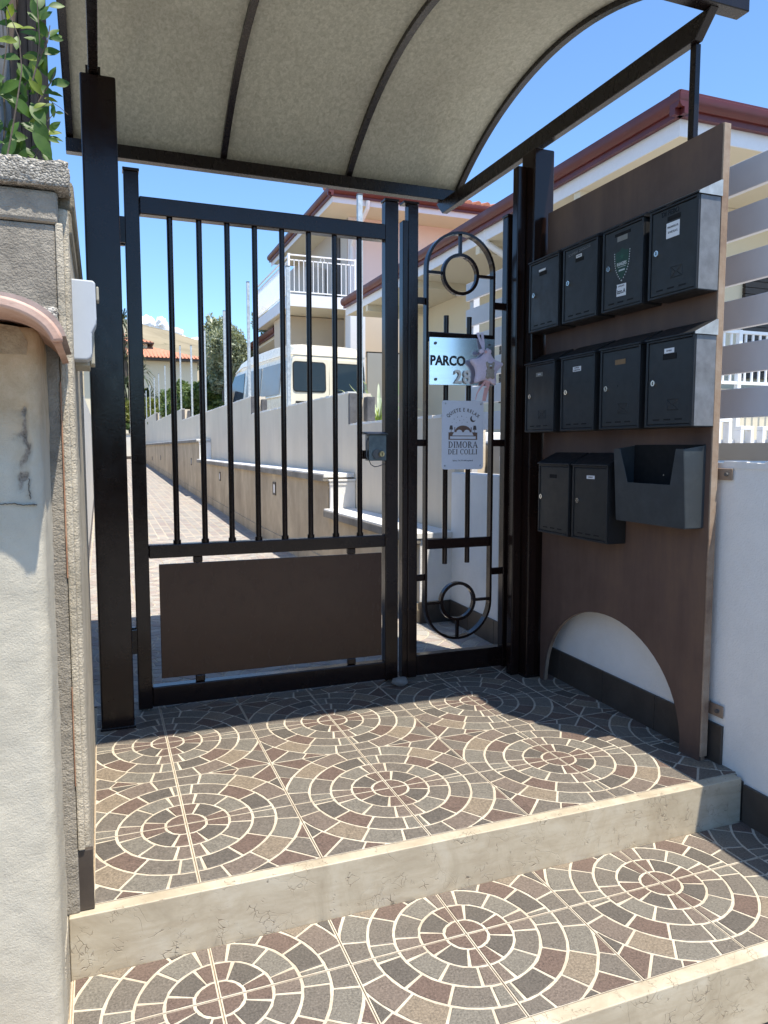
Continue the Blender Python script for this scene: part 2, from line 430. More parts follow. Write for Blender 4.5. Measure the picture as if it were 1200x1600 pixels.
def cloud(cx, cy, cz, puffs):
    bm = bmesh.new()
    for (dx, dz, r) in puffs:
        mt = Matrix.Translation((cx+dx, cy+random.uniform(-20, 20), cz+dz)) @ Matrix.Diagonal((r, r, r*.85, 1))
        bmesh.ops.create_icosphere(bm, subdivisions=4, radius=1, matrix=mt)
    for v in bm.verts:
        n = noise.fractal(v.co*.035, .8, 2.1, 5); v.co += v.normal*n*9
    me = bpy.data.meshes.new('cloud'); bm.to_mesh(me); bm.free(); me.materials.append(M['cloud'])
    for p in me.polygons: p.use_smooth = True
    o = bpy.data.objects.new('cloud', me); link(o); tag(o, kind='structure'); return o

# ------------------------------------------------------------------ cobble tile pavement
T = .33
def arc_sector(r0, r1, a0, a1, rnd):
    n = max(2, int((a1-a0)/9)+1); pts = []
    for k in range(n+1):
        a = R(a0+(a1-a0)*k/n); pts.append((r1*math.cos(a), r1*math.sin(a)))
    if r0 < .004: pts.append((0, 0))
    else:
        for k in range(n, -1, -1):
            a = R(a0+(a1-a0)*k/n); pts.append((r0*math.cos(a), r0*math.sin(a)))
    return [(x+rnd.uniform(-.0011, .0011), y+rnd.uniform(-.0011, .0011)) for x, y in pts]
def clip(pts, ax, val, keep_less):
    out = []
    for i in range(len(pts)):
        p, q = pts[i], pts[(i+1) % len(pts)]
        ip = (p[ax] <= val) == keep_less or p[ax] == val; iq = (q[ax] <= val) == keep_less or q[ax] == val
        if ip: out.append(p)
        if ip != iq:
            t = (val-p[ax])/(q[ax]-p[ax]); out.append((p[0]+(q[0]-p[0])*t, p[1]+(q[1]-p[1])*t))
    return out
def area(p): return abs(sum(p[i][0]*p[(i+1) % len(p)][1]-p[(i+1) % len(p)][0]*p[i][1] for i in range(len(p))))/2
def base_stones():
    rnd = random.Random(3); g = .0042
    rings = [(0, .060, [0, 90], [0]),
             (.060, .128, [0, 22, 67, 90], [0, 3, 0]),
             (.128, .198, [0, 12, 43, 75, 90], [4, 2, 1, 4]),
             (.198, .268, [0, 5, 29, 54, 80, 90], [2, 3, 0, 1, 2]),
             (.268, .345, [0, 14, 34, 55, 76, 90], [1, 4, 5, 2, 1]),
             (.345, .475, [0, 33, 45, 57, 90], [3, 0, 1, 0])]
    out = []
    for (r0, r1, an, cs) in rings:
        for k in range(len(an)-1):
            rm = max(.02, (r0+r1)/2); ga = math.degrees(g*.95/rm)
            a0 = an[k]+(ga if an[k] > 0 else 0); a1 = an[k+1]-(ga if an[k+1] < 90 else 0)
            if an[k+1] == 90 or an[k] == 0: pass
            p = arc_sector(r0+g if r0 > 0 else 0, r1-g, max(a0, 0), min(a1, 90), rnd)
            e = .0050
            for (ax, val, less) in ((0, e, False), (1, e, False), (0, T-e, True), (1, T-e, True)):
                p = clip(p, ax, val, less)
                if len(p) < 3: break
            if len(p) >= 3 and area(p) > .0002: out.append((p, cs[k]))
    return out
BASE = base_stones()
ROT = [((1, 0), (0, 1)), ((0, -1), (1, 0)), ((-1, 0), (0, -1)), ((0, 1), (-1, 0))]   # quadrants about the rosette centre
def rot(p, q): (a, b), (c, d) = ROT[q]; return (a*p[0]+b*p[1], c*p[0]+d*p[1])
def stone_geom(b, pts, z, h=.0024, ch=.0011):
    n = len(pts); cx = sum(p[0] for p in pts)/n; cy = sum(p[1] for p in pts)/n
    if sum(pts[i][0]*pts[(i+1) % n][1]-pts[(i+1) % n][0]*pts[i][1] for i in range(n)) < 0: pts = pts[::-1]
    def ins(p):
        dx, dy = cx-p[0], cy-p[1]; L = math.hypot(dx, dy) or 1; k = min(.4, ch*1.3/L); return (p[0]+dx*k, p[1]+dy*k)
    top = [ins(p) for p in pts]
    vs = [(x, y, z-.004) for x, y in pts]+[(x, y, z+h-ch) for x, y in pts]+[(x, y, z+h) for x, y in top]
    fs = [(i, (i+1) % n, n+(i+1) % n, n+i) for i in range(n)]+[(n+i, n+(i+1) % n, 2*n+(i+1) % n, 2*n+i) for i in range(n)]
    fs.append([2*n+i for i in range(n)])
    b.add(vs, fs)
stone_cache = {}
def pave(struct, cx0, cy0, pitch, xr, yr, z, single, mats, dist_from=(0, 0)):
    """rosette centres at cx0+k*pitch; stones on each tile, cut at the region edge"""
    T_ = pitch/2; s = T_/T
    tiles = []
    k0 = math.floor((xr[0]-cx0)/T_)-1; k1 = math.ceil((xr[1]-cx0)/T_)+1
    j0 = math.floor((yr[0]-cy0)/T_)-1; j1 = math.ceil((yr[1]-cy0)/T_)+1
    for k in range(k0, k1):
        for j in range(j0, j1):
            ax, ay = cx0+k*T_, cy0+j*T_                 # lower-left corner of tile
            X0, X1, Y0, Y1 = max(ax, xr[0]), min(ax+T_, xr[1]), max(ay, yr[0]), min(ay+T_, yr[1])
            if X1-X0 < .004 or Y1-Y0 < .004: continue
            kx, jy = k % 2, j % 2                        # even: centre at low corner ; odd: at high corner
            q = {(0, 0): 0, (1, 0): 1, (1, 1): 2, (0, 1): 3}[(kx, jy)]
            cx = ax if kx == 0 else ax+T_; cy = ay if jy == 0 else ay+T_
            tiles.append((math.hypot((X0+X1)/2-dist_from[0], (Y0+Y1)/2-dist_from[1]), X0, X1, Y0, Y1, cx, cy, q))
    tiles.sort()
    cnt = 0; rest = MB(); anyrest = False
    for (_, X0, X1, Y0, Y1, cx, cy, q) in tiles:
        e = .0014
        tb = MB(); tb.box(X0+e, X1-e, Y0+e, Y1-e, z-.012, z)
        to = tb.build('tile', M['grout'], struct)
        for idx, (p, c) in enumerate(BASE):
            w = [rot(v, q) for v in p]
            w = [(cx+a*s, cy+b_*s) for a, b_ in w]
            full = all(X0+.002 <= a <= X1-.002 and Y0+.002 <= b_ <= Y1-.002 for a, b_ in w)
            if not full:
                for (ax, val, less) in ((0, X0+.003, False), (1, Y0+.003, False), (0, X1-.003, True), (1, Y1-.003, True)):
                    w = clip(w, ax, val, less)
                    if len(w) < 3: break
                if len(w) < 3 or area(w) < .00012: continue
            if cnt < single:
                if full:
                    key = (idx, q, round(s, 4), id(mats))
                    if key not in stone_cache:
                        sb = MB(); stone_geom(sb, [(a-cx, b_-cy) for a, b_ in w], 0); stone_cache[key] = sb.mesh('stone', mats[c])
                    o = bpy.data.objects.new('stone', stone_cache[key]); link(o, to, (cx, cy, z))
                else:
                    sb = MB(); stone_geom(sb, [(a-cx, b_-cy) for a, b_ in w], 0)
                    o = bpy.data.objects.new('stone', sb.mesh('stone', mats[c])); link(o, to, (cx, cy, z))
                cnt += 1
            else:
                rest.cur = c; stone_geom(rest, w, z); anyrest = True
    if anyrest:
        tag(rest.build('remaining_stones', mats, struct), kind='stuff')
    return cnt
landing = tag(mk('landing', M['joint'], lambda b: b.box(-.6, 2.3, 1.866, 3.38, -.34, -.004)), kind='structure')
pave(landing, .205, 2.188, .655, (-.05, 2.05), (1.868, 3.36), 0, 298, M['stones'], (.6, 1.6))
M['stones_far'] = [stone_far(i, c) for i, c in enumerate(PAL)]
tread = tag(mk('lower_step_tread', M['joint'], lambda b: b.box(-.6, 2.3, 1.34, 1.8275, -.36, -.159)), kind='structure')
pave(tread, .220, 1.640, .640, (-.105, 2.02), (1.336, 1.827), -.155, 298, M['stones'], (.6, 1.0))
def nosing(name, y0, y1, z0, z1, x0, x1):
    b = MB(); b.box(x0, x1, y0, y1, z0, z1)
    o = b.build(name, M['travertine'], bevel=.003, seg=3); return tag(o, kind='structure')
nosing('upper_step_riser', 1.828, 1.866, -.17, .001, -.105, 2.004)
nosing('lower_step_riser', 1.296, 1.336, -.34, -.154, -.105, 2.02)
# path beyond the gate: flat, then rising gently
def pz_(y): return 0 if y < 9.5 else (y-9.5)*.0178
path = tag(mk('path', M['joint'], lambda b: b.px([(3.382, -.3), (3.382, -.004), (9.5, -.004), (41, pz_(41)-.004), (41, -.3)], -.6, 2.3)), kind='structure')
def far_pave():
    b = MB(); st = MB(); T_ = .3275; g = MB()
    x = .205-.655; nx = 8; j0 = math.floor((3.36-2.188)/T_)
    for j in range(j0, 119):
        ay = 2.188+j*T_
        for k in range(nx):
            ax = x+k*T_
            X0, X1, Y0, Y1 = max(ax, -.35)+.0015, min(ax+T_, 2.08)-.0015, max(ay, 3.36)+.0015, ay+T_-.0015
            if X1-X0 < .01 or Y1 > 40.6 or Y1-Y0 < .01: continue
            za, zb = pz_(Y0), pz_(Y1)
            g.add([(X0,Y0,za),(X1,Y0,za),(X1,Y1,zb),(X0,Y1,zb),(X0,Y0,za-.01),(X1,Y0,za-.01),(X1,Y1,zb-.01),(X0,Y1,zb-.01)], [(0,1,2,3),(0,4,5,1),(3,2,6,7),(1,5,6,2),(0,3,7,4)])
            if ay < 9.1:
                kx, jy = k % 2, j % 2; cx = ax if kx == 0 else ax+T_; cy = ay if jy == 0 else ay+T_
                q = {(0, 0): 0, (1, 0): 1, (1, 1): 2, (0, 1): 3}[(kx, jy)]
                for (p, c) in BASE:
                    w = [rot(v, q) for v in p]; w = [(cx+a*T_/T, cy+b_*T_/T) for a, b_ in w]
                    for (axx, val, less) in ((0, X0, False), (1, Y0, False), (0, X1, True), (1, Y1, True)):
                        w = clip(w, axx, val, less)
                        if len(w) < 3: break
                    if len(w) < 3 or area(w) < .0002: continue
                    st.cur = c; stone_geom(st, w, 0)
            else:
                # coarse stone faces on the far tiles: 9 irregular cells
                for a_ in range(3):
                    for c_ in range(3):
                        rr = random.Random(k*7+j*13+a_*3+c_)
                        u0, u1 = X0+(X1-X0)*a_/3+.006, X0+(X1-X0)*(a_+1)/3-.006
                        v0, v1 = Y0+(Y1-Y0)*c_/3+.006, Y0+(Y1-Y0)*(c_+1)/3-.006
                        st.cur = rr.randrange(6); z1_, z2_ = pz_(v0)+.002, pz_(v1)+.002
                        st.add([(u0,v0,z1_),(u1,v0,z1_),(u1,v1,z2_),(u0,v1,z2_)], [(0,1,2,3)])
    tag(g.build('paving_tiles', M['grout'], path), kind='stuff')
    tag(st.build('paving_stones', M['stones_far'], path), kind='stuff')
far_pave()

# ------------------------------------------------------------------ right-hand white wall with skirting
def skew(y): return 2.008+(y-1.83)*.030          # x of the wall's skirting face
near_wall = thing('white_wall', 'low white rendered wall with brown skirting tiles behind the mailbox board', 'wall', (2.1, 2.0, 0))
def nw(b):
    for (ya, yb, zt, zb) in ((.6, 3.62, 1.066, -.35), (3.62, 4.262, .965, -.35)):
        xa, xb = skew(ya)+.012, skew(yb)+.012
        b.prism([(xa, ya), (2.22, ya), (2.22, yb), (xb, yb)], lambda a, c, z=zb: (a, c, z), lambda a, c, z=zt: (a, c, z))
o = mk('render', M['white_wall'], nw, near_wall, bevel=.006)
# rough, uneven crown of the wall
def crown(b):
    y = .62; rnd = random.Random(5)
    while y < 3.6:
        L = rnd.uniform(.02, .05); h = rnd.uniform(.002, .009); w = rnd.uniform(.0, .006)
        b.box(skew(y)+.010-w*.5, 2.2, y, y+L, 1.05, 1.066+h); y += L
mk('cement_crown', M['coping'], crown, near_wall)
ys = [.9, 1.30, 1.70, 1.93, 2.28, 2.62, 2.96, 3.30, 3.64, 3.98, 4.26]
for i in range(len(ys)-1):
    a, c = ys[i]+.0015, ys[i+1]-.0015
    zb, zt = (0, .142) if a > 1.8 else ((-.155, -.015) if a > 1.2 else (-.34, -.17))
    if a < 1.82 < c: a = 1.833
    mk('skirting_tile', M['skirting'], lambda b: b.prism([(skew(a), a), (skew(a)+.0115, a), (skew(c)+.0115, c), (skew(c), c)], lambda p, q: (p, q, zb+.001), lambda p, q: (p, q, zt)), near_wall, bevel=.0012)
mk('skirting_tile', M['skirting'], lambda b: b.prism([(skew(1.34), 1.338), (skew(1.34)+.0115, 1.338), (skew(1.8)+.0115, 1.826), (skew(1.8), 1.826)], lambda p, q: (p, q, -.154), lambda p, q: (p, q, -.022)), near_wall, bevel=.0012)
# return wall beyond the gate + tan wall + grey wall
tan = thing('stained_wall', 'beige stained retaining wall with white copings and square footlights along the path', 'wall', (1.9, 4.3, 0))
def tan_body(b):
    b.px([(4.264, -.2), (4.264, .54), (6.30, .54), (6.30, .852), (15.5, .852), (15.5, 1.262), (40.3, 1.262), (40.3, -.2)], 1.876, 2.116)
mk('render', M['tan_wall'], tan_body, tan, bevel=.006)
mk('end_face', M['white_wall'], lambda b: b.box(1.874, 2.10, 4.252, 4.2635, .142, .541), tan)
mk('skirting_tile', M['skirting'], lambda b: b.box(1.868, 2.082, 4.24, 4.2505, .001, .14), tan, bevel=.001)
mk('skirting_band', M['tan_wall'], lambda b: [b.prism([(ya, pz_(ya)-.02), (ya, pz_(ya)+.13), (yb, pz_(yb)+.13), (yb, pz_(yb)-.02)], lambda p, q: (1.862, p, q), lambda p, q: (1.8765, p, q)) for (ya, yb) in [(4.27+k*1.2, 4.266+(k+1)*1.2) for k in range(30)]], tan)
for (ya, yb, z, xr_) in ((4.235, 6.27, .545, 2.117), (6.27, 15.47, .857, 2.117), (15.47, 40.3, 1.267, 2.117)):
    c = mk('coping', M['coping'], lambda b: b.box(1.83, xr_, ya, yb, z+.003, z+.040), tan, bevel=.004)
    mk('coping_edge', M['coping_dirty'], lambda b: b.box(1.823, 1.8745, ya+.005, yb, z-.032, z+.028), c, bevel=.006)
for y in (6.275, 15.475):
    z = .857 if y < 7 else 1.267; h = .28 if y < 7 else .40
    mk('pilaster', M['white_wall'], lambda b: (b.box(1.885, 2.116, y-.03, y-.002, z-h, z-.03), b.box(1.87, 2.116, y-.045, y-.002, z-.028, z-.012), b.box(1.88, 2.116, y-.038, y-.002, z-.06, z-.04)), tan)
for (px_, py_, yy) in ((429, 764, 0), (344, 745, 0), (300, 722, 0), (252, 716, 0), (239, 717, 0)):
    az = math.atan((px_-600)/1153)+R(20.95); Y = 1.876/math.tan(az)
    t_ = (py_-701)/1153*Y/math.cos(az)*math.cos(math.atan((px_-600)/1153))
    z = 1.12-t_*1.0
    f = mk('footlight_frame', M['skirting'], lambda b: [b.box(1.866, 1.8765, Y-.075, Y+.075, z-.075, z-.05), b.box(1.866, 1.8765, Y-.075, Y+.075, z+.05, z+.075), b.box(1.866, 1.8765, Y-.075, Y-.05, z-.0495, z+.0495), b.box(1.866, 1.8765, Y+.05, Y+.075, z-.0495, z+.0495)], tan)
    mk('footlight_lens', M['white_paint'], lambda b: b.box(1.869, 1.8762, Y-.0495, Y+.0495, z-.0495, z+.0495), f)
gw = thing('grey_wall', 'grey cement-rendered garden wall stepping up along the path with jagged top', 'wall', (2.2, 4.3, 0))
SEC = [(4.264, 6.45, 1.335), (6.45, 11.1, 1.625), (11.1, 21.1, 1.885), (21.1, 31.2, 2.19), (31.2, 40.3, 2.53)]
for i, (ya, yb, zt) in enumerate(SEC):
    rnd = random.Random(i)
    top = []; y = ya
    while y < yb:
        top.append((y, zt+rnd.uniform(-.007, .005))); y += rnd.uniform(.06, .16)
    top.append((yb-.001, zt)); pts = [(ya, .3)]+top+[(yb-.001, .3)]
    mk('wall_section', M['grey_wall'], lambda b: b.px(pts, 2.12, 2.34), gw)
    # pale broken lip
    b = MB(); y = ya
    while y < yb-.1:
        L = rnd.uniform(.04, .13); b.box(2.119-rnd.uniform(0, .004), 2.20, y, y+L, zt-rnd.uniform(.006, .016), zt+rnd.uniform(.004, .012)); y += L+rnd.uniform(0, .02)
    mk('cement_lip', M['coping'], lambda q: (q.v.extend(b.v), q.f.extend(b.f), q.m.extend(b.m)), gw)
    if i:
        zp = SEC[i-1][2]
        bl = mk('block_end', M['block'], lambda b: (b.box(2.122, 2.20, ya-.03, ya-.001, zp+.002, zt-.01), b.box(2.27, 2.345, ya-.10, ya-.001, zp+.002, zt-.04)), gw, bevel=.004)

# galvanised posts on that wall
post_proto = None
PP = [(563, 322, 0), (453, 427, 0), (392, 450, 0), (355, 493, 0), (324, 522, 0), (303, 545, 0), (286, 545, 0), (262, 575, 0), (252, 587, 0), (245, 593, 0), (238, 605, 0), (232, 613, 0)]
NEI = ['nearest the gate latch, before the grey garage door', 'in front of the van rear window', 'in front of the van side panel', 'between the olive tree and the van front', 'right of the citrus trees', 'just left of the olive tree', 'in front of the citrus tree', 'on the wall beside the orange roofed house', 'second left of the orange roofed house edge', 'fourth from the far end of the row', 'third from the far end of the row', 'at the far end of the row']
for i, (px_, py_, _) in enumerate(PP):
    az = math.atan((px_-600)/1153)+R(20.95); Y = 2.24/math.tan(az)
    fw = Y/math.cos(az)*math.cos(az-R(20.95))
    zt = 1.12+(701-py_)/1153*fw*1.004+.0
    zb = [s_[2] for s_ in SEC if s_[0] <= Y < s_[1] or s_ is SEC[-1]][0]
    p = thing('steel_post', 'slim galvanised post on the grey wall, ' + NEI[i], 'post', (2.24, Y, zb), 'galvanised posts along the grey wall')
    mk('shaft', M['galv'], lambda b: b.box(2.218, 2.262, Y-.022, Y+.022, zb-.05, zt), p, bevel=.002)
    mk('cap', M['dark_metal'], lambda b: b.box(2.216, 2.264, Y-.024, Y+.024, zt+.001, zt+.012), p)

# grey slat fence on the near wall
fence = thing('slat_fence', 'grey metal fence of six wide horizontal slats above the white wall', 'fence', (2.23, 2.5, 1.07))
for k in range(6):
    z0 = 1.232+k*.1635
    mk('slat', M['slat'], lambda b: b.box(2.205, 2.230, .55, 4.30, z0, z0+.108), fence, bevel=.003)
for y in (4.27, 2.95, 1.30):
    mk('post', M['slat'], lambda b: b.box(2.2315, 2.275, y-.025, y+.025, .9, 2.17), fence, bevel=.003)

# ------------------------------------------------------------------ left side: pillar, wall, plaster column, roof tile
# boundary wall running along the steps
lw = thing('side_wall', 'old rendered wall beside the left gate post with a coarse weathered coping', 'wall', (-.3, 2.3, 0))
mk('render', M['concrete_light'], lambda b: b.box(-.52, -.052, 1.862, 2.93, -.02, 1.66), lw, bevel=.01)
mk('coping', M['concrete_mossy'], lambda b: b.box(-.56, -.040, 1.90, 2.96, 1.665, 1.735), lw, bevel=.012)
mk('moulding', M['concrete_mossy'], lambda b: b.box(-.54, -.046, 1.875, 2.945, 1.60, 1.664), lw, bevel=.012)
mk('skirting_tile', M['skirting'], lambda b: (b.box(-.103, -.047, 1.846, 1.861, .003, .155)), lw, bevel=.002)
mk('plinth', M['concrete_light'], lambda b: b.box(-.60, -.106, 1.70, 1.86, -.36, .0), lw, bevel=.005)
pil = thing('concrete_pillar', 'grey concrete pillar with a coarse pebbled cap at the left edge', 'pillar', (-.4, 1.95, 0))
mk('shaft', M['concrete'], lambda b: b.box(-.75, -.080, 1.842, 1.861, 0, 1.615), pil, bevel=.004)
mk('corner_strip', M['concrete_light'], lambda b: b.box(-.0795, -.0635, 1.838, 1.8615, .158, 1.62), pil, bevel=.004)
mk('rust_stain_strip', M['rust'], lambda b: (b.box(-.0812, -.0782, 1.8385, 1.8415, .82, 1.27), b.box(-.0806, -.0785, 1.8385, 1.8415, .32, .56)), pil)
mk('frieze', M['concrete'], lambda b: b.box(-.75, -.072, 1.834, 1.8615, 1.617, 1.686), pil, bevel=.008)
def rough_slab(name, mat, x0, x1, y0, y1, z0, z1, parent, amp=.006, res=.012, seed=0):
    """box whose faces are subdivided and roughened"""
    bm = bmesh.new(); bmesh.ops.create_cube(bm, size=1)
    bmesh.ops.scale(bm, verts=bm.verts, vec=(x1-x0, y1-y0, z1-z0)); bmesh.ops.translate(bm, verts=bm.verts, vec=((x0+x1)/2, (y0+y1)/2, (z0+z1)/2))
    for ax, L in ((0, x1-x0), (1, y1-y0), (2, z1-z0)):
        n = min(90, int(L/res))
        for k in range(1, n):
            co = [(x0+x1)/2, (y0+y1)/2, (z0+z1)/2]; co[ax] = (x0, y0, z0)[ax]+L*k/n; no = [0, 0, 0]; no[ax] = 1
            bmesh.ops.bisect_plane(bm, geom=bm.verts[:]+bm.edges[:]+bm.faces[:], plane_co=co, plane_no=no)
    bm.normal_update()
    ns = {v: v.normal.copy() for v in bm.verts}
    for v, nn in ns.items(): v.co += nn*amp*(noise.fractal(v.co*38+Vector((seed, 0, 0)), .6, 2.1, 3)-.2)
    me = bpy.data.meshes.new(name); bm.to_mesh(me); bm.free(); me.materials.append(mat)
    for p in me.polygons: p.use_smooth = True
    o = bpy.data.objects.new(name, me); link(o, parent); return o
rough_slab('cap', M['aggregate'], -.78, -.047, 1.815, 1.90, 1.690, 1.745, pil, .005, .009)
rough_slab('ledge', M['aggregate'], -.75, -.078, 1.812, 1.842, 1.365, 1.43, pil, .007, .009, seed=5)
# plaster column in front, with rounded corner
pc = thing('plaster_column', 'cracked cream plaster column with rounded corner below the terracotta roof tile', 'pillar', (-.5, 1.7, -.36))
def column():
    bm = bmesh.new(); rc = .028; prof = [(-1.2, 1.60), (-.30, 1.60)]
    X1 = -.108
    prof += [(x, 1.60) for x in np.linspace(-.29, X1-rc, 14)]
    prof += [(X1-rc+rc*math.sin(a), 1.60+rc-rc*math.cos(a)) for a in np.linspace(.2, math.pi/2, 7)]
    prof += [(X1, y) for y in np.linspace(1.64, 1.8405, 10)]
    zs = list(np.linspace(-.36, 1.352, 150)); rows = []
    for z in zs:
        row = []
        for (x, y) in prof:
            n = noise.fractal(Vector((x*14, y*14, z*9)), .7, 2.1, 4)*.0030+noise.fractal(Vector((x*60, y*60, z*60)), .7, 2.1, 3)*.0006
            dx, dy = (0, -1) if y < 1.601 else ((1, 0) if x > X1-.001 else (.7, -.7))
            # spalled patch: a recess with rubble
            w_ = .006*noise.noise((z*30, 1, 2))
            d = ((x+.139+w_)/.009)**2+((z-1.14)/.075)**2 if y < 1.605 else 9
            d2 = ((x+.146+w_*1.5)/.015)**2+((z-1.07-(x+.146)*1.6)/.038)**2 if y < 1.605 else 9
            k = max(0, 1-min(d, d2)); n -= .016*min(1, k*3)*(.75+.5*noise.noise((x*160, 0, z*160)))
            row.append(bm.verts.new((x+dx*n, y+dy*n, z)))
        rows.append(row)
    for i in range(len(rows)-1):
        for j in range(len(prof)-1): bm.faces.new((rows[i][j], rows[i][j+1], rows[i+1][j+1], rows[i+1][j]))
    back = [bm.verts.new((-1.2, 1.8405, z)) for z in (zs[0], zs[-1])]
    bm.faces.new([r for r in rows[-1]]+[back[1]])
    me = bpy.data.meshes.new('plaster'); bm.to_mesh(me); bm.free()
    t = NT('old lime plaster column')
    base = t.mix(t.ramp(t.noise(3.2, 6, .7), [(.38, 0.0), (.68, .7)]), (.545, .50, .40), (.40, .36, .28))
    sp = t.n('ShaderNodeSeparateXYZ'); t.l(t.pos, sp.inputs[0])
    zz = t.math('ADD', sp.outputs[2], t.math('MULTIPLY', t.math('SUBTRACT', t.noise(12, 4), .5), .10))
    f = t.n('ShaderNodeMapRange'); f.inputs[1].default_value = 1.085; f.inputs[2].default_value = 1.20; t.l(zz, f.inputs[0])
    yellow = t.ramp(t.noise(18, 6, .7), [(.3, (.42, .30, .17)), (.7, (.60, .46, .30))])
    c = t.mix(f.outputs[0], base, yellow)
    # spalled rubble exposed where the skin broke away
    sep = t.math('ADD', sp.outputs[1], 0.0)
    g = t.n('ShaderNodeMapRange'); g.inputs[1].default_value = 1.606; g.inputs[2].default_value = 1.611; t.l(sep, g.inputs[0])
    h2 = t.n('ShaderNodeMapRange'); h2.inputs[1].default_value = 1.632; h2.inputs[2].default_value = 1.628; t.l(sep, h2.inputs[0])
    xg = t.n('ShaderNodeMapRange'); xg.inputs[1].default_value = -.124; xg.inputs[2].default_value = -.127; t.l(sp.outputs[0], xg.inputs[0])
    mask = t.math('MULTIPLY', t.math('MULTIPLY', g.outputs[0], h2.outputs[0]), xg.outputs[0])
    t.col(t.mix(mask, c, t.ramp(t.noise(140, 4), [(.3, (.17, .135, .10)), (.7, (.50, .42, .33))])))
    t.rough(.92); t.bump(t.math('ADD', t.noise(260, 5, .75), t.math('MULTIPLY', t.noise(70, 4), .8)), .6, .004)
    me.materials.append(t.mat)
    for p in me.polygons: p.use_smooth = True
    o = bpy.data.objects.new('plaster', me); link(o, pc)
    return o
column()
def crackline(pts, w=.0012):
    b = MB(); P = []; rnd = random.Random(1)
    for i in range(len(pts)-1):
        for k in range(6):
            t = k/6; P.append((pts[i][0]+(pts[i+1][0]-pts[i][0])*t+rnd.uniform(-.0012, .0012), pts[i][1]+(pts[i+1][1]-pts[i][1])*t+rnd.uniform(-.0012, .0012)))
    P.append(pts[-1]); b.flatbar(P, w/2, (1.5955, 1.603)); return b
crackline([(-.186, 1.011), (-.165, 1.013), (-.145, 1.009), (-.128, 1.010), (-.120, 1.008)]).build('crack', M['crack'], pc)
crackline([(-.132, 1.06), (-.134, 1.045), (-.131, 1.02)], .0009).build('crack', M['crack'], pc)
# terracotta tile crowning the column
rt = thing('roof_tile', 'curved terracotta roof tile capping the plaster column', 'tile', (-.17, 1.55, 1.35))
def tile_arc(b, cx, cz, rx, rz, y0, y1, th=.013, a0=8, a1=172):
    n = 22; P = []
    for k in range(n+1):
        a = R(a0+(a1-a0)*k/n); P.append((cx+rx*math.cos(a), cz+rz*math.sin(a)))
    for k in range(n, -1, -1):
        a = R(a0+(a1-a0)*k/n); P.append((cx+(rx-th)*math.cos(a), cz+(rz-th)*math.sin(a)))
    b.prism(P, lambda a, c: (a, y0, c), lambda a, c: (a, y1, c))
mk('barrel', M['coppo'], lambda b: tile_arc(b, -.176, 1.296, .118, .082, 1.46, 1.80), rt, smooth=True)
mk('front_lip', M['coppo'], lambda b: tile_arc(b, -.176, 1.298, .122, .086, 1.447, 1.475, .020), rt, smooth=True, bevel=.005)
mk('upper_tile', M['coppo_grey'], lambda b: tile_arc(b, -.172, 1.318, .119, .086, 1.53, 1.83), rt, smooth=True)
mk('mortar_bed', M['sandy'], lambda b: b.py([(-.30, 1.30), (-.128, 1.30), (-.125, 1.325), (-.14, 1.352), (-.30, 1.372)], 1.597, 1.80), rt)
# small white housing on the wall beside the post
bx = thing('control_box', 'pale grey plastic gate control housing on the wall left of the gate post', 'electrical box', (-.03, 2.0, 1.4))
bp = [(-.060, 1.524), (-.004, 1.5225), (.0005, 1.516), (.001, 1.43), (-.001, 1.418), (-.0105, 1.398), (-.0115, 1.348), (-.015, 1.338), (-.024, 1.333), (-.056, 1.333)]
mk('cover', M['plastic'], lambda b: b.py(bp, 1.95, 2.02), bx, bevel=.004, seg=3)
mk('base', M['plastic_beige'], lambda b: (b.box(-.054, -.018, 2.021, 2.16, 1.325, 1.50), b.box(-.0175, -.006, 2.021, 2.10, 1.33, 1.48)), bx, bevel=.003)
mk('side_latch', M['plastic_beige'], lambda b: b.box(.0015, .008, 1.965, 2.01, 1.478, 1.512), bx, bevel=.003)
# wall continuing beyond the gate on the left
lfw = thing('path_wall', 'sunlit white wall along the left side of the path beyond the gate', 'wall', (-.3, 8, 0))
mk('render', M['end_wall'], lambda b: b.px([(3.5, -.2), (3.5, 1.62), (9.5, 1.66), (40.2, 2.0), (40.2, -.2)], -.50, -.142), lfw)
mk('skirting', M['skirting'], lambda b: b.prism([(3.5, 0.002), (3.5, .13), (9.5, .13), (40.2, pz_(40.2)+.13), (40.2, pz_(40.2))], lambda p, q: (-.141, p, q), lambda p, q: (-.130, p, q)), lfw)
ew = thing('end_wall', 'pale low wall closing the far end of the path', 'wall', (1, 40.4, .5))
mk('render', M['end_wall'], lambda b: b.box(-.5, 3.5, 40.31, 40.6, .2, 1.80), ew)
mk('coping', M['concrete'], lambda b: b.box(-.5, 3.5, 40.27, 40.64, 1.801, 1.87), ew)
mk('skirting', M['skirting'], lambda b: b.box(-.13, 1.86, 40.295, 40.309, .5, .70), ew)

# ------------------------------------------------------------------ posts, gate, side panel, canopy
GM = M['gate']
def post(name, label, x0, x1, y0, y1, zt):
    p = thing(name, label, 'post', ((x0+x1)/2, (y0+y1)/2, 0))
    mk('shaft', GM, lambda b: b.box(x0, x1, y0, y1, 0.001, zt), p, bevel=.007, seg=3)
    mk('base_weld', M['canopy_frame'], lambda b: b.box(x0-.004, x1+.004, y0-.004, y1+.004, .001, .012), p, bevel=.002)
    return p
pL = post('gate_post', 'thick dark brown steel post left of the gate under the canopy', -.030, .095, 3.045, 3.165, 2.497)
pR = post('gate_post', 'thick dark steel post right of the fixed panel beside the mailbox board', 1.905, 2.014, 3.04, 3.15, 2.497)
pR2 = mk('rear_tube', GM, lambda b: b.box(1.856, 1.902, 3.10, 3.146, .002, 2.43), pR, bevel=.004)
mk('filler_plate', GM, lambda b: b.box(1.972, 2.006, 3.152, 3.20, .002, 2.2), pR)

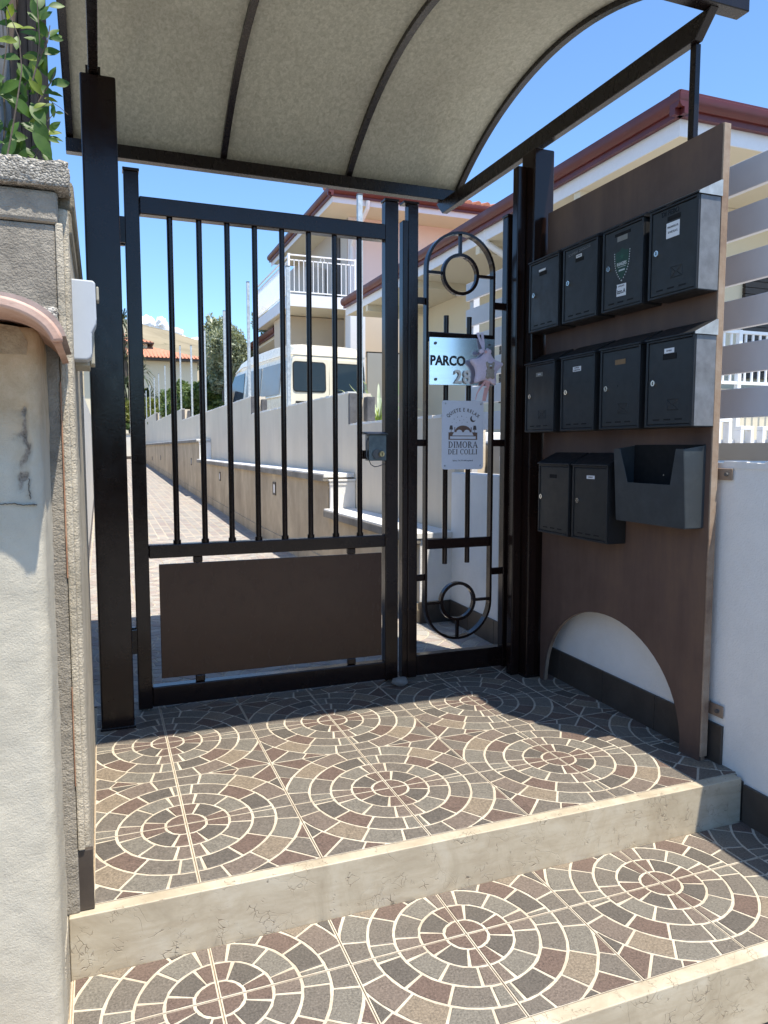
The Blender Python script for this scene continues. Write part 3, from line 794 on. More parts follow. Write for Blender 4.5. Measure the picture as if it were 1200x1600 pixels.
YG = 3.215; YH = 3.265
gate = thing('pedestrian_gate', 'dark brown steel gate leaf with eight round bars over a solid lower panel', 'gate', (.15, 3.24, 0))
def gb(name, x0, x1, z0, z1, y0=YG, y1=YH, mat=None, par=None, bev=.004):
    return mk(name, mat or GM, lambda b: b.box(x0, x1, y0, y1, z0, z1), par or gate, bevel=bev)
for (x0, x1, zt) in ((.118, .176, 2.225), (1.238, 1.303, 2.235)):
    s_ = gb('stile', x0, x1, .012, zt)
    mk('cap', GM, lambda b: b.box(x0-.003, x1+.003, YG-.003, YH+.003, zt+.001, zt+.012), s_, bevel=.002)
gb('top_rail', .1765, 1.2375, 2.062, 2.132)
gb('middle_rail', .1765, 1.2375, .657, .714)
gb('bottom_rail', .1765, 1.2375, .018, .104)
for x in (.294, .412, .528, .645, .764, .884, 1.003, 1.120):
    bo = mk('bar', GM, lambda b: b.tube([(x, 3.24, .7145), (x, 3.24, 2.0615)], .0122, 12), gate, smooth=True)
    mk('collar', GM, lambda b: b.tube([(x, 3.24, .7142), (x, 3.24, .729)], .0165, 12), bo, smooth=True)
mk('lower_panel', M['panel'], lambda b: b.box(.216, 1.224, 3.226, 3.238, .135, .629), gate, bevel=.002)
for x in (.378, 1.075):
    gb('tab', x-.020, x+.020, .6295, .6565, 3.228, 3.25); gb('tab', x-.020, x+.020, .1045, .1345, 3.228, 3.25)
for z in (.32, 1.98):
    h = mk('hinge', M['canopy_frame'], lambda b: (b.tube([(.106, 3.20, z-.055), (.106, 3.20, z-.002)], .011, 12), b.tube([(.106, 3.20, z+.002), (.106, 3.20, z+.055)], .011, 12), b.box(.0955, .1175, 3.165, 3.205, z-.05, z+.05)), gate, smooth=True)
# lock case
lk = mk('lock_case', M['lockbox'], lambda b: b.box(1.150, 1.236, 3.195, 3.25, 1.062, 1.182), gate, bevel=.003)
mk('rain_hood', M['dark_metal'], lambda b: b.px([(3.178, 1.183), (3.178, 1.186), (3.255, 1.196), (3.255, 1.183)], 1.138, 1.237), lk)
mk('lock_barrel', M['brass'], lambda b: (b.tube([(1.205, 3.194, 1.093), (1.205, 3.17, 1.093)], .0125, 16)), lk, smooth=True)
mk('barrel_plate', M['dark_metal'], lambda b: (b.tube([(1.188, 3.1945, 1.093), (1.188, 3.186, 1.093)], .022, 16)), lk, smooth=True)
mk('key_slot', M['black'], lambda b: (b.box(1.2035, 1.2065, 3.1685, 3.1699, 1.085, 1.101)), lk)
mk('latch_wire', M['dark_metal'], lambda b: b.tube([(1.150, 3.21, 1.165), (1.142, 3.205, 1.15), (1.141, 3.205, 1.08), (1.15, 3.205, 1.066)], .003, 6), lk)
mk('cable', M['dark_metal'], lambda b: b.tube([(1.160, 3.22, 1.062), (1.164, 3.21, 1.045), (1.18, 3.205, 1.034), (1.20, 3.21, 1.036), (1.236, 3.22, 1.047)], .0022, 6), lk)
mk('latch_bolt', GM, lambda b: b.box(1.133, 1.1495, 3.225, 3.255, 1.07, 1.11), lk)

side = thing('gate_side_panel', 'narrow fixed gate panel with long oval scroll and two rings', 'gate', (1.36, 3.24, 0))
s_ = gb('stile', 1.325, 1.352, .012, 2.16, par=side); s_ = gb('stile', 1.3525, 1.402, .012, 2.235, par=side)
mk('cap', GM, lambda b: b.box(1.328, 1.405, YG-.003, YH+.003, 2.236, 2.247), s_, bevel=.002)
s_ = gb('stile', 1.872, 1.934, .012, 2.235, 3.215, 3.265, par=side)
mk('cap', GM, lambda b: b.box(1.869, 1.937, YG-.003, YH+.003, 2.236, 2.247), s_, bevel=.002)
gb('bottom_rail', 1.4025, 1.8715, .018, .118, par=side)
def ov(n=22):
    x0, x1, zt, zb = 1.452, 1.806, 2.135, .182; r = (x1-x0)/2; cx = (x0+x1)/2; P = []
    for k in range(n+1): a = math.pi*k/n; P.append((cx+r*math.cos(a), zt-r+r*math.sin(a)))
    for k in range(n+1): a = math.pi+math.pi*k/n; P.append((cx+r*math.cos(a), zb+r+r*math.sin(a)))
    return P
mk('oval_band', GM, lambda b: b.flatbar(ov(), .006, (3.222, 3.258), True), side, smooth=True)
for (cz) in (1.944, .365):
    mk('ring', GM, lambda b: b.flatbar([(1.629+.090*math.cos(2*math.pi*k/40), cz+.090*math.sin(2*math.pi*k/40)) for k in range(40)], .0075, (3.228, 3.252), True), side, smooth=True)
    for sg in (-1, 1):
        mk('spoke', GM, lambda b: b.box(1.629+sg*.0975 if sg > 0 else 1.4585, 1.7995 if sg > 0 else 1.629-.0975, 3.233, 3.247, cz-.007, cz+.007), side)
    if cz > 1: mk('spoke', GM, lambda b: b.box(1.622, 1.636, 3.233, 3.247, cz+.098, 2.128), side)
    else: mk('spoke', GM, lambda b: b.box(1.622, 1.636, 3.233, 3.247, .189, cz-.098), side)
for x in (1.567, 1.690):
    mk('rod', GM, lambda b: b.tube([(x, 3.258, .552), (x, 3.258, 1.752)], .0125, 12), side, smooth=True)
gb('crossbar', 1.4585, 1.7995, 1.622, 1.668, 3.226, 3.244, par=side); gb('crossbar', 1.4585, 1.7995, .632, .680, 3.226, 3.244, par=side)
for z in (1.808, 1.145, .494):
    gb('tab', 1.4025, 1.4455, z-.016, z+.016, 3.23, 3.25, par=side)
for z in (1.81, 1.145, .503):
    gb('tab', 1.8125, 1.8715, z-.017, z+.017, 3.23, 3.25, par=side)

# canopy
can = thing('entrance_canopy', 'arched metal canopy with mottled grey sheet over dark curved ribs', 'canopy', (1, 3.1, 2.5))
CF = M['canopy_frame']
mk('tie_beam', CF, lambda b: b.px([(2.105, 2.516), (4.12, 2.516), (4.20, 2.592), (2.035, 2.592)], 1.948, 1.982), can, bevel=.002)
mk('tie_beam', CF, lambda b: b.px([(2.105, 2.500), (4.09, 2.500), (4.15, 2.592), (2.035, 2.592)], .000, .034), can, bevel=.002)
mk('angle_cleat', CF, lambda b: (b.box(-.009, -.0005, 3.06, 3.14, 2.498, 2.53), b.box(.0345, .043, 3.06, 3.14, 2.498, 2.53)), can)
for (y0, y1) in ((4.12, 4.175), (2.02, 2.075)):
    mk('cross_beam', CF, lambda b: b.box(-.115, 2.10, y0, y1, 2.593, 2.66), can, bevel=.003)
YC, ZC0, HW, RISE = 3.10, 2.655, 1.06, .345
RR = (HW*HW+RISE*RISE)/(2*RISE); CZ = ZC0+RISE-RR; A = math.asin(HW/RR)
def arcp(r, n=28, a=A): return [(YC+r*math.sin(-a+2*a*k/n), CZ+r*math.cos(-a+2*a*k/n)) for k in range(n+1)]
def arcrib(b, x0, x1, r0, r1):
    p = arcp(r1); q = arcp(r0); n = len(p); vs = []
    for i in range(n):
        for (pt, x) in ((q[i], x0), (q[i], x1), (p[i], x1), (p[i], x0)): vs.append((x, pt[0], pt[1]))
    fs = [(i*4+k, i*4+(k+1) % 4, i*4+4+(k+1) % 4, i*4+4+k) for i in range(n-1) for k in range(4)]+[(0,1,2,3), tuple((n-1)*4+k for k in range(4))]
    b.add(vs, fs)
for x in (-.095, .665, 1.372, 2.070):
    mk('rib', CF, lambda b: arcrib(b, x-.016, x+.016, RR-.004, RR+.032), can, smooth=True)
for (xa, xb) in ((-.078, .648), (.682, 1.355), (1.389, 2.053)):
    mk('roof_sheet', M['sheet'], lambda b: arcrib(b, xa-.012, xb+.012, RR+.0205, RR+.0275), can, smooth=True)
mk('cover_strip', CF, lambda b: arcrib(b, -.113, -.1115, RR-.02, RR+.045), can)
mk('hanger_strut', CF, lambda b: b.box(1.966, 1.988, 2.117, 2.145, 2.2, 2.5155), can, bevel=.002)

# ------------------------------------------------------------------ mailbox board and mailboxes
bd = thing('mailbox_board', 'tall brown board with arched foot cutout carrying rows of mailboxes', 'board', (1.98, 2.5, 0))
def board_pts():
    P = [(1.984, .001), (1.984, 2.199), (3.012, 2.199), (3.012, .001), (2.985, .001)]
    for k in range(1, 30):
        a = math.pi*k/30; P.append((2.530+.452*math.cos(a), .42*math.sin(a)**.92))
    P.append((2.082, .001)); return P
mk('sheet', M['board'], lambda b: b.px(board_pts(), 1.966, 1.975), bd)
mk('backing', M['edge'], lambda b: b.px(board_pts(), 1.9752, 1.992), bd)
mk('edge_angle', M['edge'], lambda b: b.box(1.9665, 1.9955, 1.976, 1.9838, .02, 2.197), bd, bevel=.002)
for (y, z, w) in ((1.995, 1.03, .02), (1.995, .193, .022)):
    br = mk('wall_bracket', M['edge'], lambda b: (b.box(1.994, 2.035, y-.0, y+.006, z-w, z+w), b.box(2.012, 2.017, y-.065, y-.001, z-w, z+w)), bd, bevel=.002)
    mk('fixing_bolt', M['dark_metal'], lambda b: b.tube([(2.0115, y-.045, z), (2.002, y-.045, z)], .007, 6), br)

def T2(kind, s, size, mat, name, parent, cen, plane, depth=.0008, offset=0, sx=1, spacing=1, rotz=0, align='CENTER'):
    cu = bpy.data.curves.new(name, 'FONT'); cu.body = s; cu.size = size; cu.align_x = align; cu.align_y = 'CENTER'
    cu.extrude = depth; cu.offset = offset; cu.space_character = spacing; cu.resolution_u = 3
    ob = bpy.data.objects.new('tmp', cu); sc.collection.objects.link(ob)
    dg = bpy.context.evaluated_depsgraph_get(); me = bpy.data.meshes.new_from_object(ob.evaluated_get(dg))
    bpy.data.objects.remove(ob); bpy.data.curves.remove(cu)
    me.name = name; me.transform(Matrix.Diagonal((sx, 1, 1, 1))); me.transform(Matrix.Rotation(rotz, 4, 'Z'))
    Rm = Matrix.Rotation(R(90), 4, 'X') if plane == 'Y' else Matrix(((0, 0, -1, 0), (-1, 0, 0, 0), (0, 1, 0, 0), (0, 0, 0, 1)))
    me.transform(Matrix.Translation(cen) @ Rm)
    me.materials.clear(); me.materials.append(mat)
    o = bpy.data.objects.new(name, me); link(o, parent); return o
# one mailbox, built at the origin: y 0..W towards the camera side is y=0, front at x=-D
W, Hh, D = .238, .322, .088
def mailbox_proto():
    root = thing('mailbox', 'x', 'mailbox')
    mk('case', M['mailbox'], lambda b: b.box(-D, -.001, .003, W-.003, 0, Hh-.012), root, bevel=.002)
    d = mk('door', M['mailbox_b'], lambda b: (b.box(-D-.005, -D-.0005, .014, W-.014, .012, Hh-.020)), root, bevel=.0025)
    mk('rim', M['mailbox'], lambda b: (b.box(-D-.008, -D-.0002, .002, .012, .002, Hh-.010), b.box(-D-.008, -D-.0002, W-.012, W-.002, .002, Hh-.010), b.box(-D-.008, -D-.0002, .0125, W-.0125, .002, .010), b.box(-D-.008, -D-.0002, .0125, W-.0125, Hh-.018, Hh-.010)), d, bevel=.0015)
    for k in range(3):
        mk('vent_slot', M['black'], lambda b: b.box(-D-.0058, -D-.0050, .052+k*.055, .085+k*.055, .026, .031), d)
    # lid: sloping hood with side cheeks
    mk('lid', M['mailbox'], lambda b: (b.px([(0, 0), (1, 0)], 0, 0) if False else b.prism([(-D-.014, Hh-.010), (-D-.014, Hh-.0045), (-.001, Hh+.043), (-.001, Hh+.037)], lambda x, z: (x, -.002, z), lambda x, z: (x, W+.002, z))), root, bevel=.001)
    mk('side_panel', M['mailbox'], lambda b: b.box(-D+.001, -.003, .0012, .0028, .004, Hh-.014), root)
    return root
env_pts = None
def add_envelope(root):
    # embossed envelope outline
    b = MB(); x = -D-.0053
    y0, y1, z0, z1 = .070, .126, .062, .098
    for (a, c) in (((y0, z0), (y1, z0)), ((y1, z0), (y1, z1)), ((y1, z1), (y0, z1)), ((y0, z1), (y0, z0)), ((y0, z0), ((y0+y1)/2, (z0+z1)/2)), ((y0, z1), ((y0+y1)/2, (z0+z1)/2)), ((y1, z0), (y1-.022, (z0+z1)/2)), ((y1, z1), (y1-.022, (z0+z1)/2))):
        b.tube([(x, a[0], a[1]), (x, c[0], c[1])], .0011, 4)
    return b.build('envelope_emboss', M['mailbox'], root, loc=(0, 0, 0))
proto = mailbox_proto()
cheek = MB().prism([(-D-.012, Hh-.012), (-.001, Hh-.012), (-.001, Hh+.040), (-.008, Hh+.040), (-D-.010, Hh-.004)], lambda x, z: (x, -.0045, z), lambda x, z: (x, -.0025, z)).mesh('lid_cheek', M['edge'])
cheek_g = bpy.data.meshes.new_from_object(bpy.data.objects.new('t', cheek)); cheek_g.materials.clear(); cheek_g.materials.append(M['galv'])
lockm = MB().tube([(-D-.005, 0, 0), (-D-.013, 0, 0)], .0105, 18).mesh('lock', M['chrome'], True)
slotm = MB().box(-D-.0137, -D-.0131, -.0015, .0015, -.006, .006).mesh('key_slot', M['black'])
B1 = [  # y0, z0, label
 (1.975, 1.648, 'black mailbox nearest the board edge in the top row, white paper label under its slot'),
 (2.241, 1.648, 'top row mailbox with a green shield sticker and white name label'),
 (2.508, 1.648, 'top row mailbox with pale handwriting scratched along its top'),
 (2.774, 1.648, 'plain mailbox beside the gate post in the top row'),
 (1.972, 1.192, 'middle row mailbox nearest the board edge, white label above its dark slot'),
 (2.238, 1.192, 'middle row mailbox with a brown name tag'),
 (2.508, 1.192, 'middle row mailbox with torn white sticker, second from the post'),
 (2.793, 1.192, 'middle row mailbox beside the gate post with small grey tag'),
 (2.408, .736, 'bottom row mailbox beside the open leaflet tray'),
 (2.668, .736, 'bottom row mailbox nearest the gate post')]
for i, (y0, z0, lab) in enumerate(B1):
    m = proto if i == 0 else copy_tree(proto_clean)
    if i == 0:
        proto_clean = proto
    m.location = (1.9655, y0, z0); tag(m, lab, 'mailbox', 'black mailboxes on the brown board')
    m['_i'] = i
boxes = [o for o in sc.objects if o.type == 'EMPTY' and o.name.startswith('mailbox') and '_i' in o.keys()]
boxes.sort(key=lambda o: o['_i'])
for o in boxes: del o['_i']
cheek_d = cheek.copy(); cheek_d.materials.clear(); cheek_d.materials.append(M['mailbox'])
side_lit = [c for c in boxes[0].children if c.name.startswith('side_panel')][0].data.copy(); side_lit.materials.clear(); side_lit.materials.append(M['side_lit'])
def rectY(b, x, y0, y1, z0, z1, th=.0007): b.box(x-th, x, y0, y1, z0, z1)
XF = -D-.0052
for i, m in enumerate(boxes):
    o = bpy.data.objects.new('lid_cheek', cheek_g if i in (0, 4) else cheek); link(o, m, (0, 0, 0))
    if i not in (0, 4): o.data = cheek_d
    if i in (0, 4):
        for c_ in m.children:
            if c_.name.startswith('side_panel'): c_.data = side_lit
    lz = {0: .160, 1: .165, 2: .165, 3: .165, 4: .160, 5: .16, 6: .165, 7: .165, 8: .165, 9: .165}[i]
    o = bpy.data.objects.new('lock', lockm); link(o, m, (0, W-.045 if i not in (9,) else W-.028, lz))
    k = bpy.data.objects.new('key_slot', slotm); link(k, o, (0, 0, 0))
    def sl_(name, mat, y0, y1, z0, z1, x=XF, th=.0008, par=m):
        b = MB(); rectY(b, x, y0, y1, z0, z1, th); return b.build(name, mat, par, loc=(0, 0, 0))
    if i in (0, 4, 5, 7): add_envelope(m)
    def txt(s, size, mat, y, z, nm='lettering', sx=1, off=0, rz=0, x=XF-.0012):
        return T2(0, s, size, mat, nm, m, Vector((x, y, z)), 'X', .0003, off, sx, 1, rz) if False else fix_txt(s, size, mat, y, z, nm, sx, off, rz, x, m)
    def fix_txt(s, size, mat, y, z, nm, sx, off, rz, x, par):
        o = T2(0, s, size, mat, nm, par, Vector((x, y, z)), 'X', .0003, off, sx, 1, rz); o.location = (0, 0, 0); return o
    if i == 0:
        sl_('name_slot', M['black'], .085, .148, .258, .274); sl_('paper_label', M['label'], .089, .152, .200, .252)
        txt('SPAGNUOLO R.', .0105, M['ink'], .120, .236, sx=.72); txt('DI NICOLA G.', .0105, M['ink'], .120, .219, sx=.72)
        txt('DI FEBO', .026, M['faint'], .135, .287, sx=.9)
    elif i == 1:
        sl_('name_tag', M['grey_tag'], .092, .150, .256, .275); sl_('old_slot', M['black'], .075, .165, .2765, .288, x=XF)
        # shield sticker
        S = [(0, .060), (.012, .050), (.034, .046), (.038, .047), (.037, .010), (.028, -.022), (.012, -.046), (0, -.058)]
        S = S+[(-a, c) for a, c in S[::-1][1:-1]]
        b = MB(); b.prism(S, lambda a, c: (XF-.0006, .121+a, .170+c), lambda a, c: (XF, .121+a, .170+c)); sh = b.build('shield_sticker', M['green'], m, loc=(0, 0, 0))
        b = MB(); st = [((.014 if k % 2 == 0 else .0055)*math.sin(math.pi*k/5), (.014 if k % 2 == 0 else .0055)*math.cos(math.pi*k/5)) for k in range(10)]
        b.prism(st, lambda a, c: (XF-.0010, .121+a, .197+c), lambda a, c: (XF-.0005, .121+a, .197+c)); b.build('star_print', M['green2'], sh, loc=(0, 0, 0))
        for q, (tx, sz, zz) in enumerate((('RANGERS', .0175, .170), ('ISTITUTO DI VIGILANZA', .0060, .160), ('800 000', .0105, .147))):
            if q == 2: b = MB(); rectY(b, XF-.0006, .103, .137, .144, .150, .0004); b.build('print_line', M['off_print'], sh, loc=(0, 0, 0))
            elif q == 1: b = MB(); rectY(b, XF-.0006, .098, .144, .159, .1605, .0004); b.build('print_line', M['off_print'], sh, loc=(0, 0, 0))
            else: o = T2(0, tx, sz, M['off_print'], 'lettering', sh, Vector((XF-.0012, .121, zz)), 'X', .0003, .0004, .72); o.location = (0, 0, 0)
        for sg in (-1, 1):
            b = MB()
            for k in range(13):
                t = k/12; yy = .121+sg*(.044-.006*t-.036*t**3.2); zz = .214-.106*t
                rectY(b, XF, yy-.0018, yy+.0018, zz-.0020, zz+.0026, .0004)
            b.build('sticker_dots', M['off_print'], sh, loc=(0, 0, 0))
        b = MB(); b.prism([(.093, .049), (.147, .051), (.147, .080), (.144, .088), (.147, .096), (.093, .094)], lambda a, c: (XF-.0008, a, c), lambda a, c: (XF, a, c)); b.build('paper_label', M['label'], m, loc=(0, 0, 0))
        txt('izzo.A', .0235, M['ink'], .120, .067, sx=.82, off=.0004); txt('AVVOCATO', .008, M['ink'], .120, .087, sx=.8)
    elif i == 2:
        txt('SCIUMBAR. ZAVOLLO.G', .0155, M['scratch'], .125, .283, rz=R(4), sx=.9)
        sl_('name_tag', M['label'], .108, .146, .258, .270); txt('ZAVOLLO', .007, M['ink'], .127, .264); sl_('name_slot', M['black'], .094, .150, .241, .256)
    elif i == 3:
        sl_('name_tag', M['label'], .108, .160, .262, .271); sl_('name_slot', M['black'], .098, .156, .243, .259)
    elif i == 4:
        sl_('name_tag', M['label'], .098, .146, .260, .277); txt('DI FEBO', .007, M['ink'], .122, .268); sl_('name_slot', M['black'], .085, .152, .238, .258)
    elif i == 5:
        sl_('name_tag', M['bronze_tag'], .087, .147, .248, .267)
        sl_('dent', M['black'], .128, .132, .165, .169)
    elif i == 6:
        sl_('name_tag', M['label'], .096, .152, .248, .268); txt('FAMIGLIA', .0078, M['ink'], .124, .2625); txt('LORENZONI', .0078, M['ink'], .124, .2535)
    elif i == 7:
        sl_('name_tag', M['grey_tag'], .096, .150, .252, .270); txt('ROSSI', .0085, M['label'], .123, .261)
    elif i == 8:
        sl_('name_tag', M['label'], .088, .140, .258, .272); txt('LORENZI', .0075, M['ink'], .114, .265)
    elif i == 9:
        sl_('name_slot', M['black'], .095, .150, .252, .268)
    if i == 4:
        b = MB(); b.box(-.052, -.040, .0017, .0022, .155, .180); b.build('torn_tape', M['label'], m, loc=(0, 0, 0))
# open leaflet tray
tr = thing('leaflet_tray', 'open slate-grey leaflet tray with a trapezoid notch on the mailbox board', 'tray', (1.9, 2.19, .84))
def tray(b):
    th = .003; yN, yF = 2.003, 2.372; zb, zt = .842, 1.117; xb, xt = 1.884, 1.866
    fx = lambda z: xb+(xt-xb)*(z-zb)/(zt-zb)
    nt = [(yN, zb), (yF, zb), (yF, zt), (2.335, zt), (2.298, .990), (2.072, .990), (2.040, zt), (yN, zt)]
    b.prism(nt, lambda a, c: (fx(c), a, c), lambda a, c: (fx(c)+th, a, c))
def tray2(b, ya, yb):
        b.prism([(1.8875, .8425), (1.9655, .8425), (1.9655, 1.130), (1.8695, 1.1165)], lambda x, z: (x, ya, z), lambda x, z: (x, yb, z))
mk('front', M['tray'], tray, tr, bevel=.0008); mk('side', M['tray'], lambda b: tray2(b, 2.003, 2.006), tr); mk('side', M['tray'], lambda b: tray2(b, 2.369, 2.372), tr)
mk('base', M['tray'], lambda b: b.box(1.884, 1.9655, 2.0065, 2.3685, .839, .8420), tr)
mk('back', M['black'], lambda b: b.box(1.9625, 1.9656, 2.0065, 2.3685, .8425, 1.132), tr)  # flat black paints the dark depth inside the open tray
mk('screw', M['chrome'], lambda b: b.tube([(1.962, 2.20, 1.02), (1.959, 2.20, 1.02)], .003, 8), tr)

# ------------------------------------------------------------------ signs on the side panel
sg = thing('name_plate', 'brushed steel plate reading PARCO 28 bolted to the side panel', 'sign', (1.62, 3.21, 1.53))
mk('plate', M['steel'], lambda b: b.box(1.457, 1.785, 3.205, 3.209, 1.418, 1.640), sg, bevel=.001)
for (x, z) in ((1.486, 1.612), (1.488, 1.444), (1.757, 1.612), (1.757, 1.440)):
    mk('bolt', M['dark_metal'], lambda b: b.tube([(x, 3.2048, z), (x, 3.199, z)], .007, 12), sg, smooth=True)
T2(0, 'PARCO', .062, M['ink'], 'lettering', sg, Vector((1.548, 3.2035, 1.530)), 'Y', .0010, .0022, .86, 1.0)
for (ch, x) in (('2', 1.597), ('8', 1.641)):
    n_ = T2(0, ch, .086, M['num_side'], 'numeral', sg, Vector((x, 3.199, 1.454)), 'Y', .0055, .0016, .92)
    f_ = T2(0, ch, .086, M['number'], 'numeral_face', n_, Vector((x-.0003, 3.1926, 1.4545)), 'Y', .0006, .0016, .92); f_.location = (0, 0, 0)
sg.rotation_euler = (0, 0, R(-6.5)); sg.location.y -= .014
for c_ in sg.children: pass
qs = thing('lodging_sign', 'white rounded sign with bed drawing and the words DIMORA DEI COLLI', 'sign', (1.63, 3.2, 1.18))
def rrect(x0, x1, z0, z1, r, n=5):
    P = []
    for (cx, cz, a0) in ((x1-r, z1-r, 0), (x0+r, z1-r, 90), (x0+r, z0+r, 180), (x1-r, z0+r, 270)):
        for k in range(n+1): a = R(a0+90*k/n); P.append((cx+r*math.cos(a), cz+r*math.sin(a)))
    return P
YS = 3.196
mk('board', M['sign'], lambda b: b.py(rrect(1.519, 1.741, 1.018, 1.346, .014), YS, YS+.005), qs, bevel=.0008)
for (x, z) in ((1.536, 1.331), (1.724, 1.331), (1.534, 1.036), (1.724, 1.036)):
    mk('screw', M['galv'], lambda b: b.tube([(x, YS-.0002, z), (x, YS-.003, z)], .0040, 10), qs)
def ic(name, mat, polys, y=YS-.0004, par=qs):
    b = MB()
    for P in polys: b.py(P, y-.0006, y)
    return b.build(name, mat, par)
CXs = 1.630
# bed drawing
def ell(cx, cz, rx, rz, a0=0, a1=360, n=20): return [(cx+rx*math.cos(R(a0+(a1-a0)*k/n)), cz+rz*math.sin(R(a0+(a1-a0)*k/n))) for k in range(n+1)]
bx0, bx1, bz = 1.553, 1.707, 1.160
ic('bed_drawing', M['ink_brown'], [
   [(bx0, bz), (bx1, bz), (bx1, bz+.004), (bx0, bz+.004)],
   [(bx0, bz+.004), (bx0+.008, bz+.004), (bx0+.008, bz+.034), (bx0, bz+.036)],
   [(bx1-.008, bz+.004), (bx1, bz+.004), (bx1, bz+.036), (bx1-.008, bz+.034)],
   ell(CXs, bz+.036, .044, .032, 0, 180),
   [(bx0+.008, bz+.0165), (bx1-.008, bz+.0165), (bx1-.008, bz+.020), (bx0+.008, bz+.020)],
   [(bx0+.008, bz+.020), (bx0+.020, bz+.020), (bx0+.028, bz+.036), (bx0+.008, bz+.036)],
   [(bx1-.020, bz+.020), (bx1-.008, bz+.020), (bx1-.008, bz+.036), (bx1-.028, bz+.036)],
   [(1.584, bz+.036), (1.588, bz+.036), (1.588, bz+.060), (1.584, bz+.060)],
   [(1.672, bz+.036), (1.676, bz+.036), (1.676, bz+.060), (1.672, bz+.060)]])
ic('pillow_drawing', M['sign'], [ell(1.610, bz+.036, .0155, .012, 0, 180, 10), ell(1.650, bz+.036, .0155, .012, 0, 180, 10)], YS-.0012)
ic('lamp_drawing', M['ink_grey'], [
   [(1.557, bz+.048), (1.577, bz+.048), (1.573, bz+.068), (1.561, bz+.068)], [(1.566, bz+.036), (1.568, bz+.036), (1.568, bz+.0475), (1.566, bz+.0475)],
   [(1.683, bz+.048), (1.703, bz+.048), (1.699, bz+.068), (1.687, bz+.068)], [(1.692, bz+.036), (1.694, bz+.036), (1.694, bz+.0475), (1.692, bz+.0475)]])
mo = [(1.683+.015*math.cos(R(a)), 1.260+.015*math.sin(R(a))) for a in range(100, 341, 12)]+[(1.683+.006+.013*math.cos(R(a)), 1.260+.005+.013*math.sin(R(a))) for a in range(300, 135, -12)]
ic('moon_drawing', M['ink_grey'], [mo])
stars = [(1.600, 1.268, .003), (1.622, 1.272, .0035), (1.648, 1.268, .002), (1.582, 1.258, .003), (1.612, 1.252, .003), (1.634, 1.256, .002), (1.594, 1.241, .002), (1.624, 1.240, .002), (1.652, 1.244, .003), (1.572, 1.242, .0018)]
ic('star_drawings', M['ink_grey'], [[(x+(s if k % 2 == 0 else s*.4)*math.cos(math.pi*k/4), z+(s if k % 2 == 0 else s*.4)*math.sin(math.pi*k/4)) for k in range(8)] for (x, z, s) in stars])
word = 'QUIETE E RELAX'; wd = [1.15, 1.1, .5, .95, .95, .95, .5, .95, .5, 1.05, .95, .9, 1.1, 1.05]; tot = sum(wd); acc = 0
letters = bpy.data.objects.new('arched_lettering', bpy.data.meshes.new('arched_lettering')); 
bmL = bmesh.new(); Rw = .125; cz_ = 1.302-Rw
for ch, w_ in zip(word, wd):
    a = R(-43+86*(acc+w_/2)/tot); acc += w_
    if ch == ' ': continue
    o = T2(0, ch, .0240, M['ink_grey'], 'x', None, Vector((CXs+Rw*math.sin(a), YS-.0008, cz_+Rw*math.cos(a))), 'Y', .0003, .0003, .82, 1, -a)
    bmL.from_mesh(o.data); bpy.data.objects.remove(o)
bmL.to_mesh(letters.data); bmL.free(); letters.data.materials.append(M['ink_grey']); link(letters, qs)
